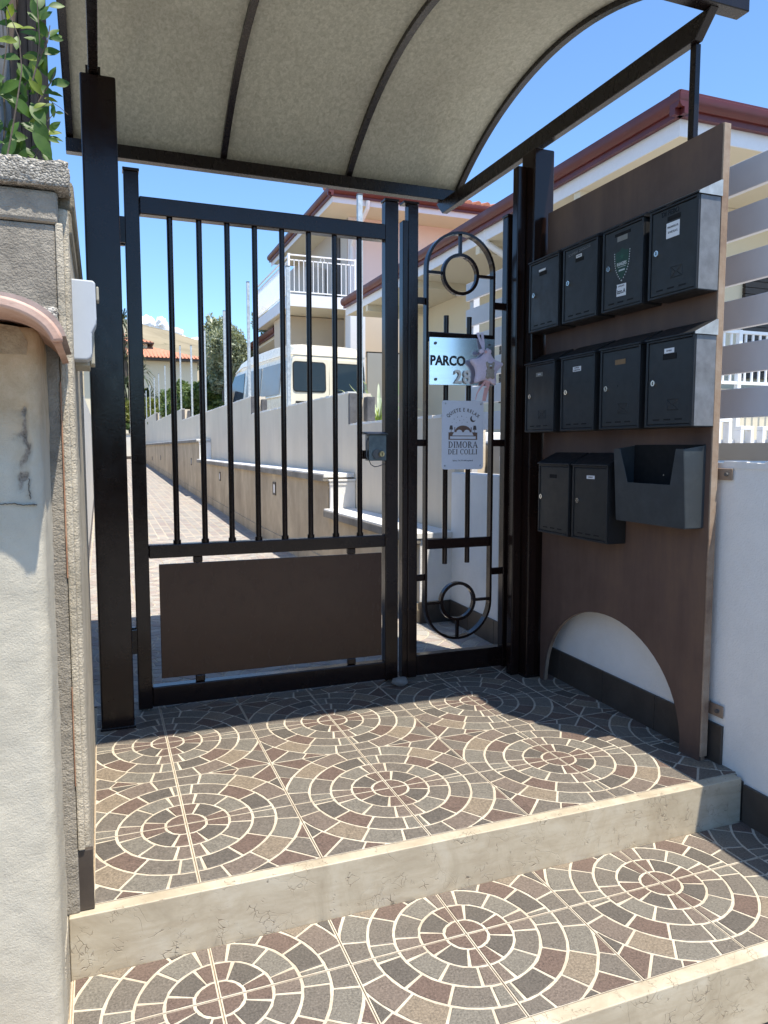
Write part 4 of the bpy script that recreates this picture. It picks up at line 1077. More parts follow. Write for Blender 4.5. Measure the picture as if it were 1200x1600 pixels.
def serif_word(s, x0, x1, z, h):
    """condensed roman capitals drawn stroke by stroke"""
    G = {'D': (.86, [('b', .12), ('bowl',)]), 'I': (.40, []), 'M': (1.05, []), 'O': (.92, []), 'R': (.84, []), 'A': (.86, []), 'E': (.74, []), 'C': (.84, []), 'L': (.72, []), ' ': (.35, [])}
    tot_ = sum(G[c][0] for c in s)+.10*(len(s)-1); sc_ = (x1-x0)/tot_; x = x0; polys = []
    def P(x, *pts): polys.append([(x+a*sc_, z+b*h) for a, b in pts])
    def stem(x, a, w=.17, b0=0, b1=1):
        P(x, (a, b0), (a+w, b0), (a+w, b1), (a, b1))
        if b0 == 0: P(x, (a-.07, 0), (a+w+.07, 0), (a+w+.07, .07), (a-.07, .07))
        if b1 == 1: P(x, (a-.07, .93), (a+w+.07, .93), (a+w+.07, 1), (a-.07, 1))
    def ringp(x, cx, cy, rx, ry, a0, a1, t=.16, t2=.07):
        n = 12
        for k in range(n):
            u, v = R(a0+(a1-a0)*k/n), R(a0+(a1-a0)*(k+1)/n)
            P(x, (cx+rx*math.cos(u), cy+ry*math.sin(u)), (cx+rx*math.cos(v), cy+ry*math.sin(v)), (cx+(rx-t)*math.cos(v), cy+(ry-t2)*math.sin(v)), (cx+(rx-t)*math.cos(u), cy+(ry-t2)*math.sin(u)))
    for c in s:
        if c == 'I': stem(x, .12)
        elif c == 'D': stem(x, .10); ringp(x, .27, .5, .55, .5, -90, 90)
        elif c == 'M': stem(x, .08, .07); stem(x, .80, .17); P(x, (.08, 1), (.24, 1), (.56, .1), (.46, .0)); P(x, (.46, 0), (.54, .05), (.86, 1), (.78, 1))
        elif c == 'O': ringp(x, .46, .5, .44, .52, 0, 360)
        elif c == 'C': ringp(x, .48, .5, .44, .52, 45, 315); P(x, (.74, .72), (.80, .72), (.80, .98), (.76, .98))
        elif c == 'R': stem(x, .10); ringp(x, .27, .74, .38, .26, -90, 90, .15, .06); P(x, (.32, .50), (.48, .50), (.88, 0), (.68, 0))
        elif c == 'A': P(x, (.40, 1), (.50, 1), (.90, 0), (.70, 0)); P(x, (.40, 1), (.44, .92), (.14, 0), (.06, 0)); P(x, (.20, .30), (.66, .30), (.66, .37), (.22, .37)); P(x, (-.02, 0), (.24, 0), (.24, .06), (-.02, .06)); P(x, (.62, 0), (.94, 0), (.94, .06), (.62, .06))
        elif c == 'E': stem(x, .08); P(x, (.2, .93), (.68, .93), (.68, 1), (.2, 1)); P(x, (.2, 0), (.72, 0), (.72, .07), (.2, .07)); P(x, (.2, .47), (.56, .47), (.56, .54), (.2, .54)); P(x, (.64, .8), (.69, .8), (.69, .94), (.64, .94)); P(x, (.67, .06), (.73, .06), (.73, .24), (.67, .24))
        elif c == 'L': stem(x, .08); P(x, (.2, 0), (.70, 0), (.70, .07), (.2, .07)); P(x, (.65, .06), (.71, .06), (.71, .26), (.65, .26))
        x += (G[c][0]+.10)*sc_
    b = MB()
    for i, p in enumerate(polys): b.py(p, YS-.0011-(i % 7)*.00003, YS-.0004)
    b.build('lettering', M['ink_grey'], qs)
serif_word('DIMORA', 1.552, 1.708, 1.121, .0305)
serif_word('DEI COLLI', 1.551, 1.708, 1.090, .0245)
T2(0, 'Salerno - Tel. 375 1640 Longobardi', .0095, M['ink'], 'small_print', qs, Vector((CXs, YS-.0008, 1.060)), 'Y', .0002, 0, .80)
# star charm on a ribbon
ch_ = thing('star_charm', 'lilac padded star charm with a bear and ribbons hanging over the steel plate', 'decoration', (1.727, 3.18, 1.5))
def puffy(name, mat, outline, y, th, parent, ins=.75):
    b = MB(); n = len(outline); cx = sum(p[0] for p in outline)/n; cz = sum(p[1] for p in outline)/n
    rings = []
    for (s_, yy) in ((ins, y+th), (.93, y+th*.7), (1.0, y), (.93, y-th*.7), (ins, y-th*1.0), (.35, y-th*1.15)):
        rings.append([(cx+(p[0]-cx)*s_, yy, cz+(p[1]-cz)*s_) for p in outline])
    vs = [v for r_ in rings for v in r_]; fs = []
    for i in range(len(rings)-1):
        for k in range(n): fs.append((i*n+k, i*n+(k+1) % n, (i+1)*n+(k+1) % n, (i+1)*n+k))
    fs.append(list(range(n))); fs.append([(len(rings)-1)*n+k for k in range(n)])
    b.add(vs, fs); return b.build(name, mat, parent, smooth=True)
def starpts(cx, cz, R1, R2, rot_=0, n=5, k_=6):
    P = []
    raw = [((R1 if k % 2 == 0 else R2)*math.sin(math.pi*k/n+rot_), (R1 if k % 2 == 0 else R2)*math.cos(math.pi*k/n+rot_)) for k in range(2*n)]
    for i in range(len(raw)):                      # rounded tips by Bezier through the corners
        a, b_, c = raw[i-1], raw[i], raw[(i+1) % len(raw)]
        p0 = ((a[0]+b_[0])/2, (a[1]+b_[1])/2); p2 = ((c[0]+b_[0])/2, (c[1]+b_[1])/2)
        for t in np.linspace(0, 1, k_, endpoint=False): P.append((cx+(1-t)**2*p0[0]+2*t*(1-t)*b_[0]+t*t*p2[0], cz+(1-t)**2*p0[1]+2*t*(1-t)*b_[1]+t*t*p2[1]))
    return P
puffy('padded_star', M['lilac'], starpts(1.7265, 1.500, .112, .050, R(4)), 3.172, .015, ch_)
def ribbon(name, mat, pts, w, par=ch_):
    b = MB(); P = [Vector(p) for p in pts]; vs = []
    for i, p in enumerate(P):
        t = (P[min(i+1, len(P)-1)]-P[max(0, i-1)]).normalized(); s_ = t.cross(Vector((0, -1, 0))).normalized()
        ww = w[i] if isinstance(w, list) else w
        for (k, dy) in ((-1, 0), (1, .001), (1, .002), (-1, .002)): vs.append(p+s_*k*ww/2+Vector((0, dy, 0)))
    n = len(P); fs = [(i*4+k, i*4+(k+1) % 4, i*4+4+(k+1) % 4, i*4+4+k) for i in range(n-1) for k in range(4)]+[(0,1,2,3), tuple((n-1)*4+k for k in range(4))]
    b.add(vs, fs); return b.build(name, mat, par, smooth=True)
ribbon('hanging_ribbon', M['lilac'], [(1.694, 3.20, 1.668), (1.698, 3.196, 1.650), (1.705, 3.186, 1.62), (1.714, 3.176, 1.59)], .012)
ribbon('hanging_ribbon', M['lilac'], [(1.718, 3.20, 1.668), (1.719, 3.196, 1.65), (1.718, 3.186, 1.62), (1.714, 3.175, 1.585)], .013)
for sx_ in (-1, 1):
    puffy('bow_loop', M['lilac'], [(1.714, 1.574), (1.714+sx_*.016, 1.588), (1.714+sx_*.030, 1.584), (1.714+sx_*.034, 1.572), (1.714+sx_*.022, 1.564)], 3.160, .005, ch_)
puffy('bow_knot', M['pink_ribbon'], ell(1.714, 1.574, .007, .007, 0, 340, 9), 3.153, .004, ch_)
bear = puffy('bear_figure', M['bear'], [(1.738+a, 1.486+c) for a, c in ((0, .034), (.010, .036), (.017, .043), (.024, .038), (.022, .028), (.019, .016), (.016, .008), (.024, -.002), (.020, -.008), (.022, -.024), (.025, -.034), (.013, -.040), (0, -.032), (-.013, -.040), (-.025, -.034), (-.022, -.024), (-.020, -.008), (-.024, -.002), (-.016, .008), (-.019, .016), (-.022, .028), (-.024, .038), (-.017, .043), (-.010, .036))], 3.152, .005, ch_)
puffy('bear_muzzle', M['ink_brown'], ell(1.738, 1.500, .007, .006, 0, 340, 10), 3.1465, .003, ch_)
puffy('bear_head', M['label'], ell(1.738, 1.502, .0125, .011, 0, 340, 14), 3.1485, .002, ch_)
ribbon('tail_ribbon', M['pink_ribbon'], [(1.738, 3.166, 1.450), (1.720, 3.168, 1.435), (1.700, 3.178, 1.405), (1.686, 3.185, 1.378), (1.682, 3.19, 1.35)], [.012, .011, .008, .005, .003])
ribbon('tail_ribbon', M['pink_ribbon'], [(1.740, 3.166, 1.455), (1.736, 3.168, 1.43), (1.733, 3.178, 1.40), (1.728, 3.185, 1.365), (1.727, 3.19, 1.345)], [.014, .022, .022, .020, .018])
puffy('shell_bead', M['white_paint'], ell(1.7205, 1.410, .009, .004, 0, 340, 10), 3.17, .003, ch_)

ch_.location.y -= .022
# stone wedge at the foot of the gate
def pebble():
    bm = bmesh.new(); bmesh.ops.create_icosphere(bm, subdivisions=4, radius=1)
    for v in bm.verts:
        n = v.co.copy(); k = 1+.16*noise.fractal(n*1.7, .7, 2, 3); v.co = Vector((n.x*.042*k, n.y*.030*k, n.z*.021*k))
    me = bpy.data.meshes.new('stone'); bm.to_mesh(me); bm.free(); me.materials.append(M['rock'])
    for p in me.polygons: p.use_smooth = True
    o = bpy.data.objects.new('pebble', me); link(o, None, (1.29, 3.155, .021)); o.rotation_euler = (0, .08, .2)
    tag(o, 'smooth grey stone lying at the foot of the gate', 'stone')
pebble()

# ------------------------------------------------------------------ wooden screen and climber above the left wall
wf = thing('board_screen', 'weathered dark wooden screen above the left wall coping', 'fence', (-.3, 2.6, 1.75))
rnd = random.Random(11)
y0_ = 2.52
for k in range(9):
    x0 = -.112-.026*(k+1); 
    mk('board', M['wood'], lambda b: b.box(x0+.0008, x0+.0252, y0_+rnd.uniform(-.012, .012), y0_+.03+k*.002, 1.70, 2.95), wf, bevel=.002)
mk('post', M['dark_metal'], lambda b: b.box(-.245, -.205, 2.40, 2.44, 1.7, 2.95), wf, bevel=.003)
for k, z in enumerate((1.80, 2.03, 2.27, 2.50)):
    mk('rail_hook', M['dark_metal'], lambda b: b.tube([(-.42, 2.28, z+.06), (-.27, 2.28, z+.060), (-.236, 2.28, z+.052), (-.218, 2.28, z+.030), (-.213, 2.28, z-.02), (-.212, 2.28, z-.09)], .0085, 10), wf, smooth=True)
# leaves
def leaf_mesh(name, L, Wd, mat, fold=.25, bend=.2):
    b = MB(); n = 7; vs = []; prof = [0, .55, .9, 1.0, .85, .5, 0]
    for i in range(n):
        t = i/(n-1); w = Wd/2*prof[i]; z = -bend*L*t*t
        vs += [(-w, L*t, z+fold*w), (0, L*t, z), (w, L*t, z+fold*w)]
    fs = []
    for i in range(n-1):
        a = i*3; fs += [(a, a+1, a+4, a+3), (a+1, a+2, a+5, a+4)]
    b.add(vs, fs); return b.mesh(name, mat, True)
LM = [leaf_mesh('leaf', .052, .024, M['leaf']), leaf_mesh('leaf', .044, .019, M['leaf_y'], .2, .3), leaf_mesh('leaf', .036, .015, M['leaf'], .3, .1), leaf_mesh('leaf', .062, .032, M['leaf'], .2, .15)]
cl = thing('climbing_plant', 'climbing shrub with glossy pointed leaves growing through the wooden screen', 'plant', (-.15, 2.4, 1.75))
def px2w(x, y, Y):
    a = (x-600)/1153; b_ = -(y-800)/1153
    t = R(4.95); ps = R(20.95)
    fw = Vector((math.sin(ps)*math.cos(t), math.cos(ps)*math.cos(t), -math.sin(t))); rt_ = Vector((math.cos(ps), -math.sin(ps), 0)); up = rt_.cross(fw)
    d = fw+rt_*a+up*b_; return Vector((0, 0, 1.12))+d*(Y/d.y)
def branch(pts, Y, leaves, r=.0022):
    Y = Y-.26
    P = [px2w(x, y, Y+dy) for x, y, dy in pts]
    b = MB(); b.tube(P, [r*(1-.6*i/len(P)) for i in range(len(P))], 6); b.build('stem', M['bark'], cl)
    for (x, y, ang, mi, s_) in leaves:
        p = px2w(x, y, Y+rnd.uniform(-.02, .02))
        o = bpy.data.objects.new('leaf', LM[mi]); sc.collection.objects.link(o); o.parent = cl
        # leaf axis in the picture plane direction 'ang' (0 = right, 90 = up), facing roughly the camera
        d = Vector((math.cos(R(ang)), rnd.uniform(-.35, .35), math.sin(R(ang)))).normalized()
        nrm = Vector((rnd.uniform(-.5, .5), -1, rnd.uniform(-.1, .9))).normalized()
        xa = d.cross(nrm).normalized(); nrm = xa.cross(d)
        mt = Matrix((xa, d, nrm)).transposed().to_4x4(); mt.translation = p-Vector(cl.location)
        o.matrix_local = mt @ Matrix.Scale(s_*.98, 4)
branch([(50, 130, 0), (58, 100, 0), (62, 65, -.02), (60, 35, -.03), (58, 0, -.03)], 2.35,
       [(60, 30, 110, 0, .9), (62, 30, 70, 0, 1.0), (61, 15, 85, 3, .8), (75, 10, 20, 0, .8), (64, 32, 45, 0, .7), (60, 36, 130, 0, .7), (55, 45, 175, 1, .8), (58, 48, 280, 2, 1)])
branch([(55, 110, 0), (64, 88, 0), (74, 66, -.02), (78, 40, -.02)], 2.4,
       [(75, 60, 120, 0, 1.0), (78, 58, 60, 0, .8), (70, 70, 170, 3, .8), (76, 62, 40, 0, .9), (66, 84, 30, 0, 1.0), (78, 60, 15, 2, 1), (70, 78, 130, 0, .7), (60, 95, 160, 1, .9), (64, 86, 200, 0, .9)])
branch([(60, 160, 0), (70, 142, 0), (80, 128, -.02), (86, 112, -.02)], 2.45,
       [(78, 130, 75, 0, .9), (80, 128, 10, 0, .8), (82, 132, 25, 0, 1), (74, 120, 120, 0, .8), (70, 112, 95, 0, .9), (68, 140, 175, 2, 1), (80, 135, 50, 2, 1), (72, 145, 0, 0, .8)])
branch([(70, 150, 0), (82, 160, 0), (94, 168, -.01), (106, 179, -.01)], 2.4, [(83, 165, 270, 2, .9), (84, 163, 200, 2, .7)], .0010)
branch([(74, 190, 0), (80, 182, 0), (88, 174, -.01)], 2.4, [(86, 176, 5, 2, .6), (84, 176, 95, 2, .7)], .0012)
branch([(52, 250, 0), (62, 232, 0), (72, 212, -.01), (78, 200, -.01)], 2.4,
       [(74, 212, 60, 1, .7), (75, 210, 20, 1, .8), (76, 214, 0, 0, .7), (74, 216, 340, 2, .9), (72, 208, 110, 1, .8), (70, 214, 150, 0, .9), (64, 236, 320, 0, .8), (66, 240, 300, 2, .9), (76, 206, 45, 0, .8)])
branch([(10, 250, -.1), (20, 200, -.1), (28, 150, -.1), (34, 110, -.1), (30, 60, -.1), (10, 10, -.1)], 2.35,
       [(28, 66, 175, 1, 1.0), (10, 42, 30, 1, 1.0), (20, 5, 250, 1, .9), (50, 100, 300, 1, 1.2), (36, 128, 200, 3, 1.2), (44, 124, 320, 1, 1.0), (46, 118, 290, 1, .9), (18, 150, 320, 0, 1.2),
        (48, 160, 300, 3, 1.1), (56, 185, 290, 3, 1.1), (50, 205, 310, 3, 1.2), (8, 120, 200, 3, 1.2), (4, 90, 170, 3, 1.2), (2, 190, 160, 3, 1.2), (6, 222, 190, 3, 1.3), (40, 232, 250, 0, 1.0), (12, 66, 170, 1, 1.3), (0, 150, 120, 3, 1.3), (4, 250, 60, 3, 1.0), (52, 170, 40, 1, .8), (30, 190, 240, 0, .9)])

rl_ = random.Random(77)
branch([(2, 255, 0), (8, 190, 0), (4, 120, 0), (12, 60, 0), (6, 0, 0)], 2.42, [(rl_.uniform(-8, 34), rl_.uniform(-5, 250), rl_.uniform(0, 360), rl_.choice([0, 0, 1, 3, 3]), rl_.uniform(.7, 1.15)) for _ in range(30)])
branch([(66, 255, 0), (60, 200, 0), (58, 150, 0), (62, 90, 0)], 2.46, [(rl_.gauss(60, 9), rl_.uniform(0, 250), rl_.uniform(0, 360), rl_.choice([0, 0, 1, 3, 2]), rl_.uniform(.55, .9)) for _ in range(16)])
# ------------------------------------------------------------------ trees and bushes
def leafcloud(name, mat, parent, clumps, n, size, seed, elong=2.0):
    rng = np.random.default_rng(seed); C = np.array([c[:3] for c in clumps], float); Rr = np.array([c[3:6] for c in clumps], float)
    w = (Rr.prod(1))**.67; idx = rng.choice(len(clumps), n, p=w/w.sum())
    d = rng.normal(size=(n, 3)); d /= np.linalg.norm(d, axis=1)[:, None]
    rad = .45+.6*rng.random(n)**.6
    P = C[idx]+d*Rr[idx]*rad[:, None]*(1+.18*np.sin(d[:, :1]*7+idx[:, None]))
    a = rng.normal(size=(n, 3)); a /= np.linalg.norm(a, axis=1)[:, None]; b = np.cross(a, rng.normal(size=(n, 3))); b /= np.linalg.norm(b, axis=1)[:, None]
    s = size*(.6+.8*rng.random(n))[:, None]
    V = np.stack([P-a*s*elong/2, P+b*s*.5, P+a*s*elong/2, P-b*s*.5], 1).reshape(-1, 3)
    me = bpy.data.meshes.new(name); me.from_pydata(V.tolist(), [], (np.arange(n*4).reshape(-1, 4)).tolist()); me.materials.append(mat)
    o = bpy.data.objects.new(name, me); link(o, parent); return o
def tree(name, label, x, y, z, trunk_h, clumps, n, size, mat, seed, group=None, elong=2.0, r=.1):
    t = thing(name, label, 'tree', (x, y, z), group)
    rr = random.Random(seed); b = MB()
    b.tube([(x, y, z-.1), (x+rr.uniform(-.1, .1), y, z+trunk_h*.5), (x+rr.uniform(-.15, .15), y, z+trunk_h)], [r, r*.8, r*.6], 9)
    for c in clumps[:7]: b.tube([(x, y, z+trunk_h*.85), ((x+c[0])/2, (y+c[1])/2, (z+trunk_h+c[2])/2), c[:3]], [r*.5, r*.35, r*.12], 6)
    b.build('trunk', M['bark'], t, smooth=True); leafcloud('crown', mat, t, clumps, n, size, seed, elong); return t
def clumps(cx, cy, cz, rx, ry, rz, n, k, seed):
    rr = random.Random(seed); out = []
    for _ in range(n):
        while True:
            u = [rr.uniform(-1, 1) for _ in range(3)]
            if sum(a*a for a in u) < 1: break
        s = rr.uniform(.7, 1.3)*k; out.append((cx+u[0]*rx, cy+u[1]*ry, cz+u[2]*rz, s*rx, s*ry, s*rz*.9))
    return out
tree('olive_tree', 'silvery olive tree rising behind the wall left of the van', 4.25, 25.0, 1.15, 1.6, clumps(4.5, 25, 4.05, 1.45, 1.4, 1.85, 34, .30, 1), 30000, .055, M['olive'], 1, elong=3)
CT = [(3.2, 26, 1.2, 1.0, 'dark glossy citrus tree directly left of the olive tree'), (3.0, 31, 1.3, 1.05, 'dark citrus tree in the middle of the row behind the posts'), (2.95, 36.5, 1.1, 1.0, 'paler citrus tree at the far end of the grey wall')]
for i, (x, y, rx, rz, lab) in enumerate(CT):
    tree('citrus_tree', lab, x+.3, y, 1.15, .8, clumps(x+.3, y, 2.75 if i == 0 else 2.9, .95, 1.2, 1.0, 16, .36, 20+i), 12000, .075, M['citrus'] if i < 2 else M['hedge'], 30+i, 'citrus trees behind the grey wall', 1.8)
hb = thing('hedge', 'yellow-green hedge showing above the end wall of the path', 'hedge', (1.3, 41.5, 1.5))
leafcloud('foliage', M['hedge'], hb, clumps(1.2, 42, 3.0, 2.2, .8, .9, 22, .32, 5), 12000, .07, 5)
leafcloud('lower_foliage', M['citrus'], hb, clumps(1.2, 41.6, 2.1, 2.2, .6, .5, 16, .32, 6), 8000, .06, 6)
# yucca tree with strappy rosettes
yu = thing('yucca_tree', 'tall dark yucca tree before the orange roofed house', 'tree', (1.9, 43, 1.2))
def rosette(b, c, L, n, w, rr, down=.35):
    for k in range(n):
        a = rr.uniform(0, 2*math.pi); e = rr.uniform(-.6, 1.3); d = Vector((math.cos(a)*math.cos(e), math.sin(a)*math.cos(e), math.sin(e)))
        s_ = d.cross(Vector((0, 0, 1))).normalized()*w; l = L*rr.uniform(.75, 1.1); p1 = c+d*l*.55; p2 = c+d*l-Vector((0, 0, down*l))
        b.add([c-s_*.6, c+s_*.6, p1+s_, p1-s_, p2], [(0, 1, 2, 3), (3, 2, 4)])
rr = random.Random(4); b = MB()
heads = [(1.25, 43, 8.0), (1.75, 43, 6.9), (1.2, 43, 5.8), (2.1, 43.2, 5.2), (2.55, 43, 3.9), (1.4, 42.8, 4.4)]
for h_ in heads: rosette(b, Vector(h_), 1.15, 75, .05, rr, .45)
b.build('crown', M['palm'], yu)
mk('trunk', M['bark'], lambda q: [q.tube([(1.7, 43, 1.2), ((1.7+h_[0])/2, 43, (1.2+h_[2])/2), h_], [.16, .12, .09], 8) for h_ in heads], yu, smooth=True)
# strappy plant behind the wall
sp_ = thing('strap_leaf_plant', 'spiky grey-green strap-leaf plant above the wall beside the gate latch', 'plant', (2.56, 7.1, 1.14))
def blades(n, mat, base, L, w, spread, seed, nm='leaf'):
    rr = random.Random(seed)
    for k in range(n):
        a = rr.uniform(0, 2*math.pi); out = rr.uniform(.15, spread); l = L*rr.uniform(.7, 1.1); b = MB(); vs = []
        d = Vector((math.cos(a), math.sin(a), 0)); s_ = Vector((-math.sin(a), math.cos(a), 0))
        for i in range(8):
            t = i/7; p = Vector(base)+d*(out*l*t+.05*rr.random())+Vector((0, 0, l*(t-.55*out*t*t*1.6))); ww = w*(1-t)**.6*(.5+.8*min(1, t*4))
            vs += [p-s_*ww/2, p+d*ww*.15, p+s_*ww/2]
        for i in range(7): q = i*3; b.f += [[q, q+1, q+4, q+3], [q+1, q+2, q+5, q+4]]; b.m += [0, 0]
        b.v = [tuple(v) for v in vs]; b.build(nm, mat, sp_, smooth=True)
blades(18, M['blade'], (2.65, 7.05, 1.28), .88, .045, .8, 3); blades(12, M['blade_y'], (2.60, 6.9, 1.25), .40, .026, .4, 4)

# ------------------------------------------------------------------ houses
def eave_profile(b, axis, edge, a0, a1, z, sgn):
    """half-round gutter and fascia along one eave; axis 'Y' = runs along y at x=edge, projecting to sgn"""
    prof = [(0, z-.19), (0, z-.20), (-.05, z-.20), (-.05, z-.145), (-.075, z-.145), (-.10, z-.12), (-.115, z-.08), (-.115, z-.03), (-.10, z-.02), (-.10, z), (.02, z), (.02, z-.19)]
    if axis == 'Y': b.prism([(edge-sgn*0+(p[0] if sgn < 0 else -p[0]), p[1]) for p in prof], lambda x, q: (x, a0, q), lambda x, q: (x, a1, q))
    else: b.prism([(edge+(p[0] if sgn < 0 else -p[0]), p[1]) for p in prof], lambda y, q: (a0, y, q), lambda y, q: (a1, y, q))
def hip_roof(b, x0, x1, y0, y1, z, h):
    w = min(x1-x0, y1-y0)/2
    if x1-x0 > y1-y0: r0, r1 = (x0+w, (y0+y1)/2, z+h), (x1-w, (y0+y1)/2, z+h)
    else: r0, r1 = ((x0+x1)/2, y0+w, z+h), ((x0+x1)/2, y1-w, z+h)
    v = [(x0,y0,z),(x1,y0,z),(x1,y1,z),(x0,y1,z), r0, r1]
    if x1-x0 > y1-y0: b.add(v, [(0,1,5,4),(1,2,5),(2,3,4,5),(3,0,4),(3,2,1,0)])
    else: b.add(v, [(0,1,4),(1,2,5,4),(2,3,5),(3,0,4,5),(3,2,1,0)])
# near single-storey house
h1 = thing('house', 'cream single-storey house with deep eaves and dark red gutter behind the slat fence', 'house', (9, 11, 1.14))
z1 = 4.40; XE = 5.17; YE = 5.74
mk('wall', M['house_cream'], lambda b: b.box(6.55, 16, 7.2, 15.9, 1.1, 4.05), h1)
mk('soffit', M['house_cream'], lambda b: b.box(XE+.03, 17, YE+.03, 15.9, 4.055, 4.12), h1)
mk('eave_board', M['white_trim'], lambda b: (b.box(XE+.015, XE+.029, YE+.015, 15.9, 4.05, 4.205), b.box(XE+.03, 17, YE+.015, YE+.029, 4.05, 4.205)), h1)
mk('gutter', M['fascia'], lambda b: (eave_profile(b, 'Y', XE, YE-.11, 15.9, z1, -1), eave_profile(b, 'X', YE, XE-.11, 17, z1, -1)), h1, smooth=True)
mk('roof', M['roof'], lambda b: hip_roof(b, XE-.04, 17, YE-.04, 15.9, z1-.01, .9), h1)
for y in (7.4, 9.8, 12.2, 14.6): mk('soffit_beam', M['house_cream'], lambda b: b.box(XE+.04, 6.549, y-.06, y+.06, 3.93, 4.054), h1)
mk('column', M['house_cream'], lambda b: b.box(5.75, 6.05, 9.15, 9.45, 1.14, 4.054), h1)
w1 = mk('window_shutter', M['shutter'], lambda b: [b.box(6.50, 6.549, 9.9, 11.4, 1.9+k*.075, 1.9+k*.075+.068) for k in range(17)], h1)
mk('window_hood', M['house_cream'], lambda b: b.box(6.45, 6.549, 9.6, 11.7, 3.38, 3.44), h1)
w2 = mk('window_shutter', M['shutter'], lambda b: [b.box(7.55, 9.26, 7.15, 7.199, 2.0+k*.08, 2.0+k*.08+.072) for k in range(16)], h1)
mk('window_surround', M['white_trim'], lambda b: (b.box(9.27, 9.40, 7.10, 7.199, 1.6, 3.3), b.box(7.4, 9.40, 7.10, 7.199, 3.31, 3.40)), h1)
dp = mk('downpipe', M['white_trim'], lambda b: b.tube([(5.22, 9.55, 4.25), (5.22, 9.55, 4.02), (5.5, 9.5, 3.86), (6.0, 9.45, 3.8)], .05, 12), h1, smooth=True)
# terrace rail in front of the near house: white balusters
rl = thing('white_railing', 'white metal terrace railing seen between the fence slats', 'railing', (7.0, 6.3, 2.0))
def barr(b, x0, x1, y, z0, z1, step, r=.011):
    x = x0
    while x < x1: b.box(x, x+.02, y-.01, y+.01, z0, z1); x += step
mk('baluster', M['white_paint'], lambda b: barr(b, 6.1, 9.0, 6.35, 1.86, 2.38, .105), rl)
mk('top_rail', M['white_paint'], lambda b: b.box(6.1, 9.0, 6.33, 6.37, 2.381, 2.415), rl)
mk('bottom_rail', M['white_paint'], lambda b: b.box(6.1, 9.0, 6.33, 6.37, 1.825, 1.859), rl)
mk('rail_post', M['white_paint'], lambda b: (b.box(6.62, 6.67, 6.325, 6.375, 1.14, 2.42), b.box(7.9, 7.95, 6.325, 6.375, 1.14, 2.42)), rl)
wp = thing('picket_fence', 'white tubular picket fence glimpsed over the right end of the white wall', 'fence', (3.2, 3.0, 1.1))
for k in range(7):
    x = 3.02+k*.155; zt = 1.175 if k else 1.215
    if k > 4: zt = 1.175
    mk('picket', M['white_paint'], lambda b: (b.box(x, x+.022, 3.0, 3.04, .9, zt+.04), b.box(x+.072, x+.094, 3.0, 3.04, .9, zt+.04), b.box(x, x+.094, 3.0, 3.04, zt+.041, zt+.062)), wp, bevel=.003)
mk('rail', M['white_paint'], lambda b: b.box(2.9, 4.3, 3.041, 3.07, 1.145, 1.165), wp)
yw = thing('yard_wall', 'pale cream wall across the yard behind the picket fence', 'wall', (6, 6.2, 1.14))
mk('panel', M['house_cream'], lambda b: (b.box(3.9, 6.9, 6.6, 6.75, 1.14, 1.80), b.box(6.92, 9.4, 6.6, 6.75, 1.14, 1.80)), yw)
# two-storey house with balcony
h2 = thing('house', 'pink two-storey house with white balcony and dark red eaves beyond the van', 'house', (9, 22, 1.14))
z2 = 7.30; X2, Y2 = 5.33, 17.4
mk('upper_wall', M['house_pink'], lambda b: b.box(6.17, 16, 18.62, 26, 4.72, 7.05), h2)
mk('side_face', M['house_grey'], lambda b: b.box(6.145, 6.169, 18.75, 26, 4.72, 7.05), h2)
mk('corner_strip', M['white_trim'], lambda b: b.box(6.14, 6.36, 18.595, 18.619, 4.72, 7.05), h2)
mk('soffit', M['house_cream'], lambda b: b.box(X2+.03, 17, Y2+.03, 24.2, 7.052, 7.10), h2)
mk('eave_board', M['white_trim'], lambda b: (b.box(X2+.015, X2+.029, Y2+.015, 24.2, 6.97, 7.105), b.box(X2+.03, 17, Y2+.015, Y2+.029, 6.97, 7.105)), h2)
mk('gutter', M['fascia'], lambda b: (eave_profile(b, 'Y', X2, Y2-.11, 24.2, z2, -1), eave_profile(b, 'X', Y2, X2-.11, 17, z2, -1)), h2, smooth=True)
mk('roof', M['roof'], lambda b: hip_roof(b, X2-.04, 17, Y2-.04, 24.2, z2-.01, 1.1), h2)
mk('edge_tiles', M['roof'], lambda b: [b.tube([(X2+k*.26, Y2-.06, z2+.03), (X2+k*.26, Y2+.5, z2+.15)], .085, 8) for k in range(44)], h2, smooth=True)
mk('downpipe', M['white_trim'], lambda b: b.tube([(6.23, 17.35, 7.08), (6.23, 17.38, 6.92), (6.20, 18.3, 6.45), (6.22, 18.55, 6.3), (6.22, 18.55, 4.8)], .05, 10), h2, smooth=True)
mk('balcony_door', M['shutter'], lambda b: b.box(6.12, 6.144, 19.3, 19.62, 4.75, 6.85), h2)
mk('balcony_wall', M['house_grey'], lambda b: b.box(5.55, 6.1, 20.6, 20.75, 4.72, 6.2), h2)
bal = mk('balcony_slab', M['house_cream'], lambda b: b.box(4.33, 6.14, 17.58, 21.5, 4.52, 4.70), h2)
mk('slab_edge', M['white_trim'], lambda b: (b.box(4.30, 6.2, 17.55, 17.579, 4.50, 4.78), b.box(4.30, 4.329, 17.58, 21.5, 4.50, 4.78)), bal)
